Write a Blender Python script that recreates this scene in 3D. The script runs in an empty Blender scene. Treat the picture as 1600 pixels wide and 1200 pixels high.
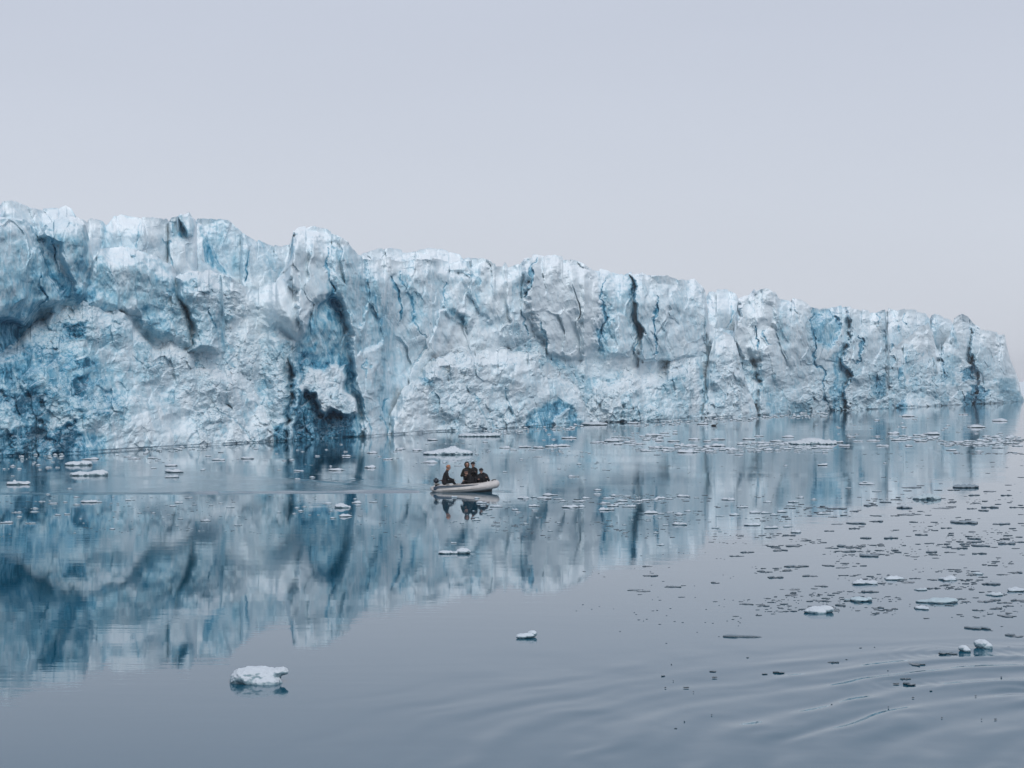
import bpy, bmesh, math, random
import numpy as np
from mathutils import Vector, Matrix

# ------------------------------------------------------------------ camera, sky, sun, exposure
SC = bpy.context.scene
COL = SC.collection
F = 3100.0            # focal length in pixels of a 1600 px wide frame (69.75 mm on 36 mm)
H = 5.6               # height of the deck the picture is taken from
HORIZ = 600.0

cam_d = bpy.data.cameras.new('camera')
cam_d.lens = 69.75
cam_d.sensor_width = 36.0
cam_d.clip_start = 0.5
cam_d.clip_end = 20000
cam = bpy.data.objects.new('camera', cam_d)
cam.location = (0, 0, H)
cam.rotation_euler = (math.radians(90), 0, 0)
COL.objects.link(cam)
SC.camera = cam

SUN_ELEV, SUN_AZ = math.radians(42), math.radians(162)    # azimuth clockwise from +Y: behind the viewer, a little right
world = bpy.data.worlds.new('World')
SC.world = world
world.use_nodes = True
wn, wl_ = world.node_tree.nodes, world.node_tree.links
wn.clear()
w_out = wn.new('ShaderNodeOutputWorld')
w_sky = wn.new('ShaderNodeTexSky')
w_sky.sky_type = 'NISHITA'
w_sky.sun_disc = False
w_sky.sun_elevation = SUN_ELEV
w_sky.sun_rotation = SUN_AZ
w_b1 = wn.new('ShaderNodeBackground'); w_b1.inputs['Strength'].default_value = 0.08
wl_.new(w_sky.outputs[0], w_b1.inputs[0])
w_tc = wn.new('ShaderNodeTexCoord')
w_sep = wn.new('ShaderNodeSeparateXYZ')
wl_.new(w_tc.outputs['Generated'], w_sep.inputs[0])
w_ramp = wn.new('ShaderNodeValToRGB')
e = w_ramp.color_ramp.elements
e[0].position = 0.0;  e[0].color = (0.530, 0.560, 0.630, 1)
e[1].position = 1.0;  e[1].color = (0.455, 0.487, 0.570, 1)
m_ = e.new(0.085); m_.color = (0.515, 0.546, 0.617, 1)
m_ = e.new(0.18); m_.color = (0.468, 0.500, 0.580, 1)
wl_.new(w_sep.outputs['Z'], w_ramp.inputs[0])
w_b2 = wn.new('ShaderNodeBackground'); w_b2.inputs['Strength'].default_value = 1.0
w_ns = wn.new('ShaderNodeTexNoise'); w_ns.inputs['Scale'].default_value = 2.2; w_ns.inputs['Detail'].default_value = 4
w_mp = wn.new('ShaderNodeMapping'); w_mp.inputs['Scale'].default_value = (1, 1, 3.5)
wl_.new(w_tc.outputs['Generated'], w_mp.inputs[0]); wl_.new(w_mp.outputs[0], w_ns.inputs['Vector'])
w_rg = wn.new('ShaderNodeMapRange'); w_rg.inputs[1].default_value = 0.3; w_rg.inputs[2].default_value = 0.7; w_rg.inputs[3].default_value = 0.975; w_rg.inputs[4].default_value = 1.025
wl_.new(w_ns.outputs[0], w_rg.inputs[0])
w_mul = wn.new('ShaderNodeVectorMath'); w_mul.operation = 'SCALE'
wl_.new(w_ramp.outputs[0], w_mul.inputs[0]); wl_.new(w_rg.outputs[0], w_mul.inputs['Scale'])
wl_.new(w_mul.outputs[0], w_b2.inputs[0])
w_mix = wn.new('ShaderNodeMixShader'); w_mix.inputs[0].default_value = 0.93   # cloud cover
wl_.new(w_b1.outputs[0], w_mix.inputs[1]); wl_.new(w_b2.outputs[0], w_mix.inputs[2])
wl_.new(w_mix.outputs[0], w_out.inputs[0])

sun_d = bpy.data.lights.new('sun', 'SUN')
sun_d.energy = 1.4
sun_d.angle = math.radians(38)
sun_d.color = (1.0, 0.985, 0.96)
sun = bpy.data.objects.new('sun', sun_d)
dv = Vector((math.sin(SUN_AZ) * math.cos(SUN_ELEV), math.cos(SUN_AZ) * math.cos(SUN_ELEV), math.sin(SUN_ELEV)))
sun.rotation_euler = dv.to_track_quat('Z', 'Y').to_euler()
COL.objects.link(sun)

SC.view_settings.view_transform = 'Standard'
SC.view_settings.look = 'None'
SC.view_settings.exposure = 0.30
SC.view_settings.gamma = 1.0
SC.view_settings.use_curve_mapping = False
SC.render.engine = 'CYCLES'
SC.cycles.use_denoising = True
SC.cycles.max_bounces = 6
SC.cycles.diffuse_bounces = 3
SC.cycles.glossy_bounces = 3

# ------------------------------------------------------------------ helpers
def depth_at(py):
    return H * F / (np.asarray(py, float) - HORIZ)

def on_water(px, py):
    d = float(depth_at(py))
    return (px - 800.0) / F * d, d

def smooth(a, b, x):
    t = np.clip((x - a) / (b - a), 0, 1)
    return t * t * (3 - 2 * t)

def _hash(ix, iy, iz, seed):
    h = (ix.astype(np.int64) * 374761393 + iy.astype(np.int64) * 668265263 + iz.astype(np.int64) * 2147483647 * 3 + seed * 1274126177)
    h = (h ^ (h >> 13)) * 1274126177 & 0xFFFFFFFF
    h = (h ^ (h >> 16)) * 2246822519 & 0xFFFFFFFF
    h = (h ^ (h >> 15)) & 0xFFFFFF
    return h / float(0xFFFFFF)

def vnoise(x, y, z=None, seed=0):
    """value noise in [-1, 1]"""
    if z is None:
        ix, iy = np.floor(x), np.floor(y)
        fx, fy = x - ix, y - iy
        ux, uy = fx * fx * fx * (fx * (fx * 6 - 15) + 10), fy * fy * fy * (fy * (fy * 6 - 15) + 10)
        o = np.zeros_like(ix)
        a, b = _hash(ix, iy, o, seed), _hash(ix + 1, iy, o, seed)
        c, d = _hash(ix, iy + 1, o, seed), _hash(ix + 1, iy + 1, o, seed)
        return ((a + (b - a) * ux) * (1 - uy) + (c + (d - c) * ux) * uy) * 2 - 1
    iz = np.floor(z); fz = z - iz
    uz = fz * fz * fz * (fz * (fz * 6 - 15) + 10)
    lo = _vn_slice(x, y, iz, seed); hi = _vn_slice(x, y, iz + 1, seed)
    return lo + (hi - lo) * uz

def _vn_slice(x, y, iz, seed):
    ix, iy = np.floor(x), np.floor(y)
    fx, fy = x - ix, y - iy
    ux, uy = fx * fx * (3 - 2 * fx), fy * fy * (3 - 2 * fy)
    a, b = _hash(ix, iy, iz, seed), _hash(ix + 1, iy, iz, seed)
    c, d = _hash(ix, iy + 1, iz, seed), _hash(ix + 1, iy + 1, iz, seed)
    return ((a + (b - a) * ux) * (1 - uy) + (c + (d - c) * ux) * uy) * 2 - 1

def fbm(x, y, octs, seed=0, gain=0.5, ridged=False):
    s = np.zeros_like(x); a = 1.0; tot = 0
    for k in range(octs):
        n = vnoise(x, y, seed=seed + 17 * k)
        if ridged: n = 1 - 2 * np.abs(n)
        s += a * n; tot += a
        a *= gain
        x, y = x * 1.97 + 5.3 + y * 0.31, y * 1.97 - 2.1 - x * 0.31
    return s / tot

def worley_facets(x, y, seed):
    """for each point: random offset, tilt*(p-c) of its nearest cell, border closeness"""
    ix, iy = np.floor(x), np.floor(y)
    best = np.full(x.shape, 9.0); second = np.full(x.shape, 9.0)
    off = np.zeros_like(x); tl = np.zeros_like(x); rnd = np.zeros_like(x)
    z = np.zeros_like(ix)
    for dx in (-1, 0, 1):
        for dy in (-1, 0, 1):
            cx, cy = ix + dx, iy + dy
            px = cx + 0.1 + 0.8 * _hash(cx, cy, z, seed)
            py = cy + 0.1 + 0.8 * _hash(cx, cy, z + 1, seed)
            ddx, ddy = x - px, y - py
            d = ddx * ddx + ddy * ddy
            m = d < best
            second = np.where(m, best, np.minimum(second, d))
            best = np.where(m, d, best)
            off = np.where(m, _hash(cx, cy, z + 2, seed) * 2 - 1, off)
            tl = np.where(m, ddx * (_hash(cx, cy, z + 3, seed) * 2 - 1) + ddy * (_hash(cx, cy, z + 4, seed) * 2 - 1), tl)
            rnd = np.where(m, _hash(cx, cy, z + 5, seed), rnd)
    return off, tl, np.sqrt(second) - np.sqrt(best), rnd, np.sqrt(best)

def mesh_np(name, verts, quads=None, tris=None, smooth_shade=False):
    me = bpy.data.meshes.new(name)
    verts = np.asarray(verts, np.float32)
    me.vertices.add(len(verts)); me.vertices.foreach_set('co', verts.ravel())
    parts, sizes = [], []
    if quads is not None and len(quads):
        parts.append(np.asarray(quads, np.int32).ravel()); sizes.append(np.full(len(quads), 4, np.int32))
    if tris is not None and len(tris):
        parts.append(np.asarray(tris, np.int32).ravel()); sizes.append(np.full(len(tris), 3, np.int32))
    loops = np.concatenate(parts); sz = np.concatenate(sizes)
    me.loops.add(len(loops)); me.loops.foreach_set('vertex_index', loops)
    me.polygons.add(len(sz))
    st = np.zeros(len(sz), np.int32); st[1:] = np.cumsum(sz)[:-1]
    me.polygons.foreach_set('loop_start', st)
    me.polygons.foreach_set('loop_total', sz)
    me.polygons.foreach_set('use_smooth', np.full(len(sz), smooth_shade))
    me.update(calc_edges=True)
    return me

def attr(me, name, vals):
    a = me.attributes.new(name, 'FLOAT', 'POINT')
    a.data.foreach_set('value', np.asarray(vals, np.float32))

def link(name, me, parent=None, mat=None):
    o = bpy.data.objects.new(name, me)
    COL.objects.link(o)
    if parent: o.parent = parent
    if mat is not None and me is not None and not me.materials: me.materials.append(mat)
    return o

def tag(o, label=None, cat=None, group=None, kind=None):
    if label: o['label'] = label
    if cat: o['category'] = cat
    if group: o['group'] = group
    if kind: o['kind'] = kind
    return o

class NB:
    """short notation for building node trees"""
    def __init__(self, name):
        self.m = bpy.data.materials.new(name); self.m.use_nodes = True
        self.t = self.m.node_tree; self.t.nodes.clear()
        self.out = self.n('ShaderNodeOutputMaterial')
        self.p = self.n('ShaderNodeBsdfPrincipled')
        self.l(self.p.outputs[0], self.out.inputs[0])
    def n(self, t, **kw):
        x = self.t.nodes.new(t)
        for k, v in kw.items(): setattr(x, k, v)
        return x
    def l(self, a, b): self.t.links.new(a, b)
    def set(self, sock, v):
        if hasattr(v, 'is_linked') or isinstance(v, bpy.types.NodeSocket): self.l(v, sock)
        else: sock.default_value = v
    def math(self, op, a, b=0.0, clamp=False):
        x = self.n('ShaderNodeMath', operation=op); x.use_clamp = clamp
        self.set(x.inputs[0], a); self.set(x.inputs[1], b); return x.outputs[0]
    def mix(self, f, a, b):
        x = self.n('ShaderNodeMix', data_type='RGBA')
        self.set(x.inputs[0], f)
        for s, v in ((x.inputs[6], a), (x.inputs[7], b)):
            self.set(s, v if isinstance(v, bpy.types.NodeSocket) else (*v, 1))
        return x.outputs[2]
    def noise(self, vec, scale, detail=4, rough=0.55, dist=0.0):
        x = self.n('ShaderNodeTexNoise'); x.inputs['Scale'].default_value = scale
        x.inputs['Detail'].default_value = detail; x.inputs['Roughness'].default_value = rough
        x.inputs['Distortion'].default_value = dist
        if vec is not None: self.l(vec, x.inputs['Vector'])
        return x.outputs[0]
    def map(self, vec, scale=(1, 1, 1), loc=(0, 0, 0), rot=(0, 0, 0)):
        x = self.n('ShaderNodeMapping'); self.l(vec, x.inputs[0])
        x.inputs['Scale'].default_value = scale; x.inputs['Location'].default_value = loc; x.inputs['Rotation'].default_value = rot
        return x.outputs[0]
    def rng(self, v, a, b, c=0.0, d=1.0, smoothst=True):
        x = self.n('ShaderNodeMapRange'); x.interpolation_type = 'SMOOTHSTEP' if smoothst else 'LINEAR'
        self.set(x.inputs[0], v)
        for i, q in enumerate((a, b, c, d)): x.inputs[i + 1].default_value = q
        return x.outputs[0]
    def att(self, name):
        x = self.n('ShaderNodeAttribute'); x.attribute_name = name; return x.outputs['Fac']
    def bump(self, h, dist, strength=1.0, normal=None):
        x = self.n('ShaderNodeBump'); x.inputs['Distance'].default_value = dist; x.inputs['Strength'].default_value = strength
        self.l(h, x.inputs['Height'])
        if normal is not None: self.l(normal, x.inputs['Normal'])
        return x.outputs[0]
    def base(self, col, rough=0.5, **kw):
        self.set(self.p.inputs['Base Color'], col if isinstance(col, bpy.types.NodeSocket) else (*col, 1))
        self.set(self.p.inputs['Roughness'], rough)
        for k, v in kw.items(): self.set(self.p.inputs[k.replace('_', ' ')], v)
        return self.m

def simple_mat(name, col, rough=0.6, vary=0.25, scale=6.0, **kw):
    b = NB(name)
    tc = b.n('ShaderNodeTexCoord').outputs['Object']
    n = b.noise(tc, scale, 5, 0.6)
    f = b.rng(n, 0.3, 0.7)
    c0 = tuple(c * (1 - vary) for c in col); c1 = tuple(min(1, c * (1 + vary)) for c in col)
    b.base(b.mix(f, c0, c1), rough, **kw)
    b.l(b.bump(n, 0.01, 0.4), b.p.inputs['Normal'])
    return b.m

# ------------------------------------------------------------------ materials of the place
def glacier_material():
    b = NB('glacier_ice')
    geo = b.n('ShaderNodeNewGeometry')
    pos = geo.outputs['Position']
    blue, dirt, rub = b.att('blue'), b.att('dirt'), b.att('rubble')
    n1 = b.noise(pos, 0.55, 8, 0.62)                       # metre-sized cloudiness in the ice
    n2 = b.noise(pos, 3.2, 8, 0.7)                         # hand-sized crumbs
    n3 = b.noise(b.map(pos, (1.6, 1.6, 0.16)), 1.0, 6, 0.6)   # melt streaks running down
    n4 = b.noise(b.map(pos, (0.12, 0.12, 1.3), rot=(0.06, 0.05, 0)), 1.0, 5, 0.6)  # ice layers
    # blueness: air-free ice shows through in fresh breaks; shade of some recesses is tinted in too
    n5 = b.noise(b.map(pos, (1, 1, 0.6)), 1.1, 7, 0.68, 0.4)
    blue = b.math('MULTIPLY', blue, b.rng(n5, 0.30, 0.70, 0.25, 1.45, False))
    blue = b.math('ADD', blue, b.math('MULTIPLY', rub, 0.09))
    bl = b.math('ADD', blue, b.math('MULTIPLY', b.math('SUBTRACT', n1, 0.5), 0.55))
    bl = b.math('ADD', bl, b.math('MULTIPLY', b.math('SUBTRACT', n3, 0.5), 0.26))
    bl = b.math('ADD', bl, b.math('MULTIPLY', b.math('MULTIPLY', b.math('SUBTRACT', n2, 0.5), 0.8), b.math('MINIMUM', blue, 0.6)))
    bl = b.math('ADD', bl, b.math('MULTIPLY', b.math('MULTIPLY', b.math('SUBTRACT', n4, 0.5), 0.9), blue))
    bl = b.math('ADD', bl, b.math('MULTIPLY', b.math('MULTIPLY', b.math('SUBTRACT', n2, 0.5), 0.4), rub), clamp=True)
    r = b.n('ShaderNodeValToRGB')
    el = r.color_ramp.elements
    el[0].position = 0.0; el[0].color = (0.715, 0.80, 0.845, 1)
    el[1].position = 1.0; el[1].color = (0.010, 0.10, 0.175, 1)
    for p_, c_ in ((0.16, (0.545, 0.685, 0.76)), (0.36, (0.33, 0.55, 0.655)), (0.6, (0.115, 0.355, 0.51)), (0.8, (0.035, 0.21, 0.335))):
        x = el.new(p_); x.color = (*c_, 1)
    b.l(bl, r.inputs[0])
    # silt bands and specks
    sp = b.rng(b.noise(pos, 1.3, 9, 0.72, 0.6), 0.60, 0.74)
    d = b.math('MULTIPLY', dirt, b.rng(n2, 0.3, 0.7, 0.35, 1.0), clamp=True)
    d = b.math('ADD', d, b.math('MULTIPLY', sp, b.math('MULTIPLY', rub, 0.30)), clamp=True)
    c = b.mix(d, r.outputs[0], (0.13, 0.155, 0.165))
    # fresh snow lying on ledges
    sepn = b.n('ShaderNodeSeparateXYZ'); b.l(geo.outputs['Normal'], sepn.inputs[0])
    sn = b.math('MULTIPLY', b.rng(sepn.outputs['Z'], 0.42, 0.85), b.math('SUBTRACT', 1.0, b.math('MULTIPLY', blue, 0.8)), clamp=True)
    c = b.mix(b.math('MULTIPLY', sn, 0.65), c, (0.79, 0.84, 0.875))
    b.base(c, 0.62)
    b.p.inputs['Specular IOR Level'].default_value = 0.3
    hgt = b.math('ADD', b.math('MULTIPLY', n2, b.math('ADD', b.math('MULTIPLY', rub, 0.8), 0.25)), b.math('MULTIPLY', n3, 0.5))
    b.l(b.bump(hgt, 0.22, 0.75), b.p.inputs['Normal'])
    return b.m

def water_material():
    b = NB('fjord_water')
    pos = b.n('ShaderNodeNewGeometry').outputs['Position']
    sep = b.n('ShaderNodeSeparateXYZ'); b.l(pos, sep.inputs[0])
    wake = b.att('wake'); calm = b.att('calm')
    r1 = b.noise(b.map(pos, (0.22, 1.0, 1)), 1.1, 3, 0.5, 0.3)      # low, long-crested ripples
    r2 = b.noise(b.map(pos, (0.35, 1.0, 1), rot=(0, 0, 0.25)), 4.2, 3, 0.5)
    r3 = b.noise(b.map(pos, (0.5, 1.0, 1)), 7.0, 4, 0.6)
    patch = b.rng(b.noise(b.map(pos, (0.03, 0.10, 1)), 1.0, 3, 0.5), 0.40, 0.66, 0.25, 1.0)
    amp = b.math('MULTIPLY', patch, calm)
    h = b.math('MULTIPLY', r1, 0.009)
    h = b.math('ADD', h, b.math('MULTIPLY', r2, 0.0026))
    h = b.math('MULTIPLY', h, amp)
    h = b.math('ADD', h, b.math('MULTIPLY', b.math('MULTIPLY', r3, 0.022), wake))
    b.l(b.bump(h, 1.0, 1.0), b.p.inputs['Normal'])
    foam_sheen = b.rng(b.noise(b.map(pos, (0.5, 1.6, 1)), 1.3, 6, 0.7, 0.5), 0.38, 0.72, 0.05, 0.70)        # wake foam, coloured paler to stand in for sky reflected by ripples
    b.base(b.mix(b.math('MULTIPLY', foam_sheen, wake), (0.002, 0.066, 0.112), (0.66, 0.71, 0.73)), b.math('ADD', 0.02, b.math('MULTIPLY', wake, 0.10)), IOR=1.333)
    return b.m

def floe_material(name, top, side, sidedark):
    b = NB(name)
    geo = b.n('ShaderNodeNewGeometry'); pos = geo.outputs['Position']
    oi = b.n('ShaderNodeObjectInfo')
    sp = b.n('ShaderNodeSeparateXYZ'); b.l(pos, sp.inputs[0])
    sn = b.n('ShaderNodeSeparateXYZ'); b.l(geo.outputs['Normal'], sn.inputs[0])
    n1 = b.noise(pos, 5.0, 6, 0.65); n2 = b.noise(pos, 22.0, 5, 0.6)
    up = b.math('ADD', sn.outputs['Z'], b.math('MULTIPLY', b.math('SUBTRACT', n1, 0.5), 0.55))
    f = b.rng(up, 0.10, 0.55)
    wet = b.rng(b.math('ADD', sp.outputs['Z'], b.math('MULTIPLY', b.math('SUBTRACT', n1, 0.5), 0.05)), 0.0, 0.055)  # snow soaked near the waterline
    f = b.math('MULTIPLY', f, wet)
    tint = b.mix(b.math('MULTIPLY', oi.outputs['Random'], 0.5), top, tuple(c * 0.8 for c in top))
    sd = b.mix(n1, side, sidedark)
    c = b.mix(f, sd, tint)
    b.base(c, b.rng(f, 0.0, 1.0, 0.12, 0.7))
    b.l(b.bump(b.math('ADD', n1, b.math('MULTIPLY', n2, 0.35)), 0.05, 0.7), b.p.inputs['Normal'])
    return b.m

M_ICE = glacier_material()
M_WATER = water_material()
M_FLOE = floe_material('floe_snow', (0.54, 0.60, 0.655), (0.34, 0.45, 0.50), (0.13, 0.22, 0.27))
M_CLEAR = floe_material('floe_clear_ice', (0.22, 0.28, 0.33), (0.045, 0.075, 0.095), (0.02, 0.035, 0.05))
M_GLASSY = floe_material('floe_glassy_ice', (0.42, 0.52, 0.57), (0.18, 0.28, 0.33), (0.05, 0.09, 0.12))

# ------------------------------------------------------------------ the fjord
BOAT_X, BOAT_Y, BOAT_YAW = on_water(727, 768) + (math.radians(5),)
STERN = np.array([BOAT_X - 1.75, BOAT_Y - 0.1])

def build_water():
    ang = np.concatenate([np.radians(np.linspace(-180, -18, 50, endpoint=False)), np.radians(np.linspace(-18, 18, 620)), np.radians(np.linspace(18, 180, 51)[1:])])
    rad = np.concatenate([[2, 6, 10, 14], np.geomspace(0.0067 * F, 0.056 * F, 460), np.geomspace(0.058 * F, 2700, 50)])
    A, Rr = np.meshgrid(ang, rad)
    X, Y = np.sin(A) * Rr, np.cos(A) * Rr
    Z = np.zeros_like(X)
    # ring waves thrown by the ship's own hull, lower right
    Yn = Y / (F / 3000.0)
    w1 = fbm(X * 0.22, Yn * 0.16, 3, 3); w2 = fbm(X * 0.30, Yn * 0.20, 3, 4); w3 = fbm(X * 0.9, Yn * 0.5, 2, 6)
    r = np.hypot(X - 13.0, Yn - 25.6)
    env = smooth(19, 10, r) * smooth(0.5, 4.0, r) * smooth(48, 36, Yn)
    env2 = smooth(-5, 4, X) * smooth(46, 31, Yn)
    Z += env * (0.25 + 0.75 * smooth(-0.35, 0.3, w2)) * (0.026 * np.sin(2 * np.pi * r / 1.65 + 5.0 * w1) + 0.0085 * np.sin(2 * np.pi * r / 0.75 + 7.0 * w1 + 3 * w3))
    Z += env2 * (0.04 * w2 + 0.004 * w3 + 0.0022 * fbm(X * 2.2, Yn * 1.3, 2, 7))
    # small rings round a bobbing heap of ice
    for hx, hy, hr, ha in ((1508, 1022, 2.2, 0.005), (1418, 1068, 1.2, 0.004), (1590, 1017, 1.2, 0.004)):
        qx, qy = on_water(hx, hy)
        rr = np.hypot(X - qx, Y - qy)
        Z += ha * smooth(hr, 0.35 * hr, rr) * np.sin(2 * np.pi * rr / 0.32)
    # wake of the inflatable: two ridges and ruffled water between
    P1 = np.array(on_water(80, 771.5)); P2 = np.array(on_water(250, 728))
    def along(P):
        d = P - STERN; L = np.linalg.norm(d); d /= L
        rx, ry = X - STERN[0], Y - STERN[1]
        return rx * d[0] + ry * d[1], -rx * d[1] + ry * d[0], L
    s1, t1, L1 = along(P1); s2, t2, L2 = along(P2)
    # outer side of each line
    wig = 0.35 * fbm(X * 0.3, Y * 0.3, 3, 9)
    inside = smooth(-0.25, 0.25, -t1 + wig) * smooth(-1.2, 1.5, t2 + 4 * wig) * smooth(0.0, 0.8, s1) * smooth(30, 14, s1)
    fade1 = smooth(0.2, 1.0, s1) * smooth(26, 8, s1)
    ridge = np.exp(-((t1 + 0.2 + 0.4 * wig) / 0.30) ** 2) * fade1
    Z += 0.085 * ridge - 0.04 * np.exp(-((t1 - 0.45 + 0.4 * wig) / 0.35) ** 2) * fade1
    fade2 = smooth(0.5, 3.0, s2) * smooth(24, 6, s2)
    for k in range(4):
        Z += 0.06 / (1 + k) * np.exp(-((t2 + 0.9 * k + 1.2 * wig) / 0.35) ** 2) * fade2
    # bow wave
    bx, by = BOAT_X + 1.75, BOAT_Y + 0.15
    Z += 0.05 * np.exp(-(((X - bx) / 0.5) ** 2 + ((Y - by) / 0.6) ** 2))
    streak = smooth(-0.35, 0.35, fbm(X * 0.35, Y * 0.22, 4, 10, 0.6))
    wake = np.clip((0.15 + 0.85 * streak) * inside * (0.45 + 0.55 * smooth(14, 3, s1)) + 0.6 * ridge * streak, 0, 1)
    calm = 0.30 + 0.70 * smooth(60, 145, Y)
    n_a, n_r = len(ang), len(rad)
    V = np.stack([X, Y, Z], -1).reshape(-1, 3)
    i = np.arange(n_r - 1)[:, None] * n_a + np.arange(n_a - 1)[None, :]
    q = np.stack([i, i + n_a, i + n_a + 1, i + 1], -1).reshape(-1, 4)[:, ::-1]
    # close the small hole under the viewer and the seam behind
    q2 = np.stack([np.arange(n_r - 1) * n_a + n_a - 1, (np.arange(n_r - 1) + 1) * n_a + n_a - 1, (np.arange(n_r - 1) + 1) * n_a, np.arange(n_r - 1) * n_a], -1)[:, ::-1]
    V = np.vstack([V, [[0, 0, 0]]])
    t = np.array([[k, (k + 1) % n_a, len(V) - 1] for k in range(n_a)])[:, ::-1]
    me = mesh_np('water', V, np.vstack([q, q2]), t, True)
    attr(me, 'wake', np.append(wake.ravel(), 0)); attr(me, 'calm', np.append(calm.ravel(), 0.3))
    o = link('water', me, mat=M_WATER)
    tag(o, kind='structure')
    return o

build_water()

# ------------------------------------------------------------------ the glacier
CREST = [(-300, 345), (-220, 318), (-140, 330), (-60, 312), (-20, 330), (0, 322), (5, 316), (20, 315), (45, 324), (60, 327), (90, 326), (103, 319), (112, 325), (120, 338), (133, 345),
         (150, 342), (160, 345), (166, 352), (172, 345), (178, 336), (190, 334), (205, 338), (222, 341), (250, 340), (278, 340), (285, 335), (296, 332), (300, 340), (330, 341),
         (358, 344), (370, 355), (385, 367), (400, 374), (420, 383), (440, 386), (453, 381), (457, 362), (466, 355), (490, 353), (510, 358), (530, 370), (545, 381), (560, 396),
         (572, 396), (590, 390), (610, 388), (625, 391), (640, 394), (650, 392), (670, 387), (690, 388), (710, 397), (725, 404), (732, 402), (750, 403), (765, 408), (770, 413),
         (785, 416), (789, 409), (794, 418), (812, 414), (820, 403), (835, 399), (868, 398), (885, 404), (900, 408), (915, 415), (925, 424), (945, 423), (957, 427), (975, 430),
         (985, 424), (998, 425), (1003, 423), (1010, 429), (1040, 431), (1060, 436), (1085, 434), (1092, 443), (1100, 452), (1104, 462), (1108, 457), (1135, 453), (1148, 458),
         (1155, 465), (1170, 459), (1180, 452), (1200, 451), (1212, 459), (1218, 468), (1235, 470), (1240, 467), (1255, 469), (1268, 480), (1280, 481), (1300, 478), (1320, 478),
         (1345, 484), (1370, 487), (1380, 484), (1400, 486), (1430, 484), (1445, 489), (1452, 495), (1465, 492), (1480, 497), (1488, 500), (1495, 495), (1503, 492), (1513, 497),
         (1520, 508), (1530, 514), (1545, 517), (1570, 525), (1573, 541), (1578, 560), (1587, 582), (1592, 596), (1596, 615), (1600, 626)]
WATERLINE = [(-300, 735), (0, 713), (60, 709), (130, 707), (165, 704), (250, 699), (330, 695), (420, 690), (460, 688), (555, 683), (620, 678), (700, 673), (800, 669), (905, 662),
             (1000, 658), (1100, 653), (1180, 649), (1300, 642), (1400, 637.5), (1500, 632.5), (1560, 629.5), (1600, 627)]
MIDLINE = [(-300, 480), (0, 500), (60, 480), (120, 470), (200, 500), (262, 450), (275, 430), (345, 430), (380, 460), (450, 500), (480, 560), (560, 610), (620, 650), (650, 575), (700, 548),
           (780, 540), (830, 500), (870, 550), (930, 540), (1000, 565), (1090, 560), (1105, 520), (1160, 545), (1200, 560), (1290, 590), (1400, 550), (1500, 560), (1600, 600)]

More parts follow.
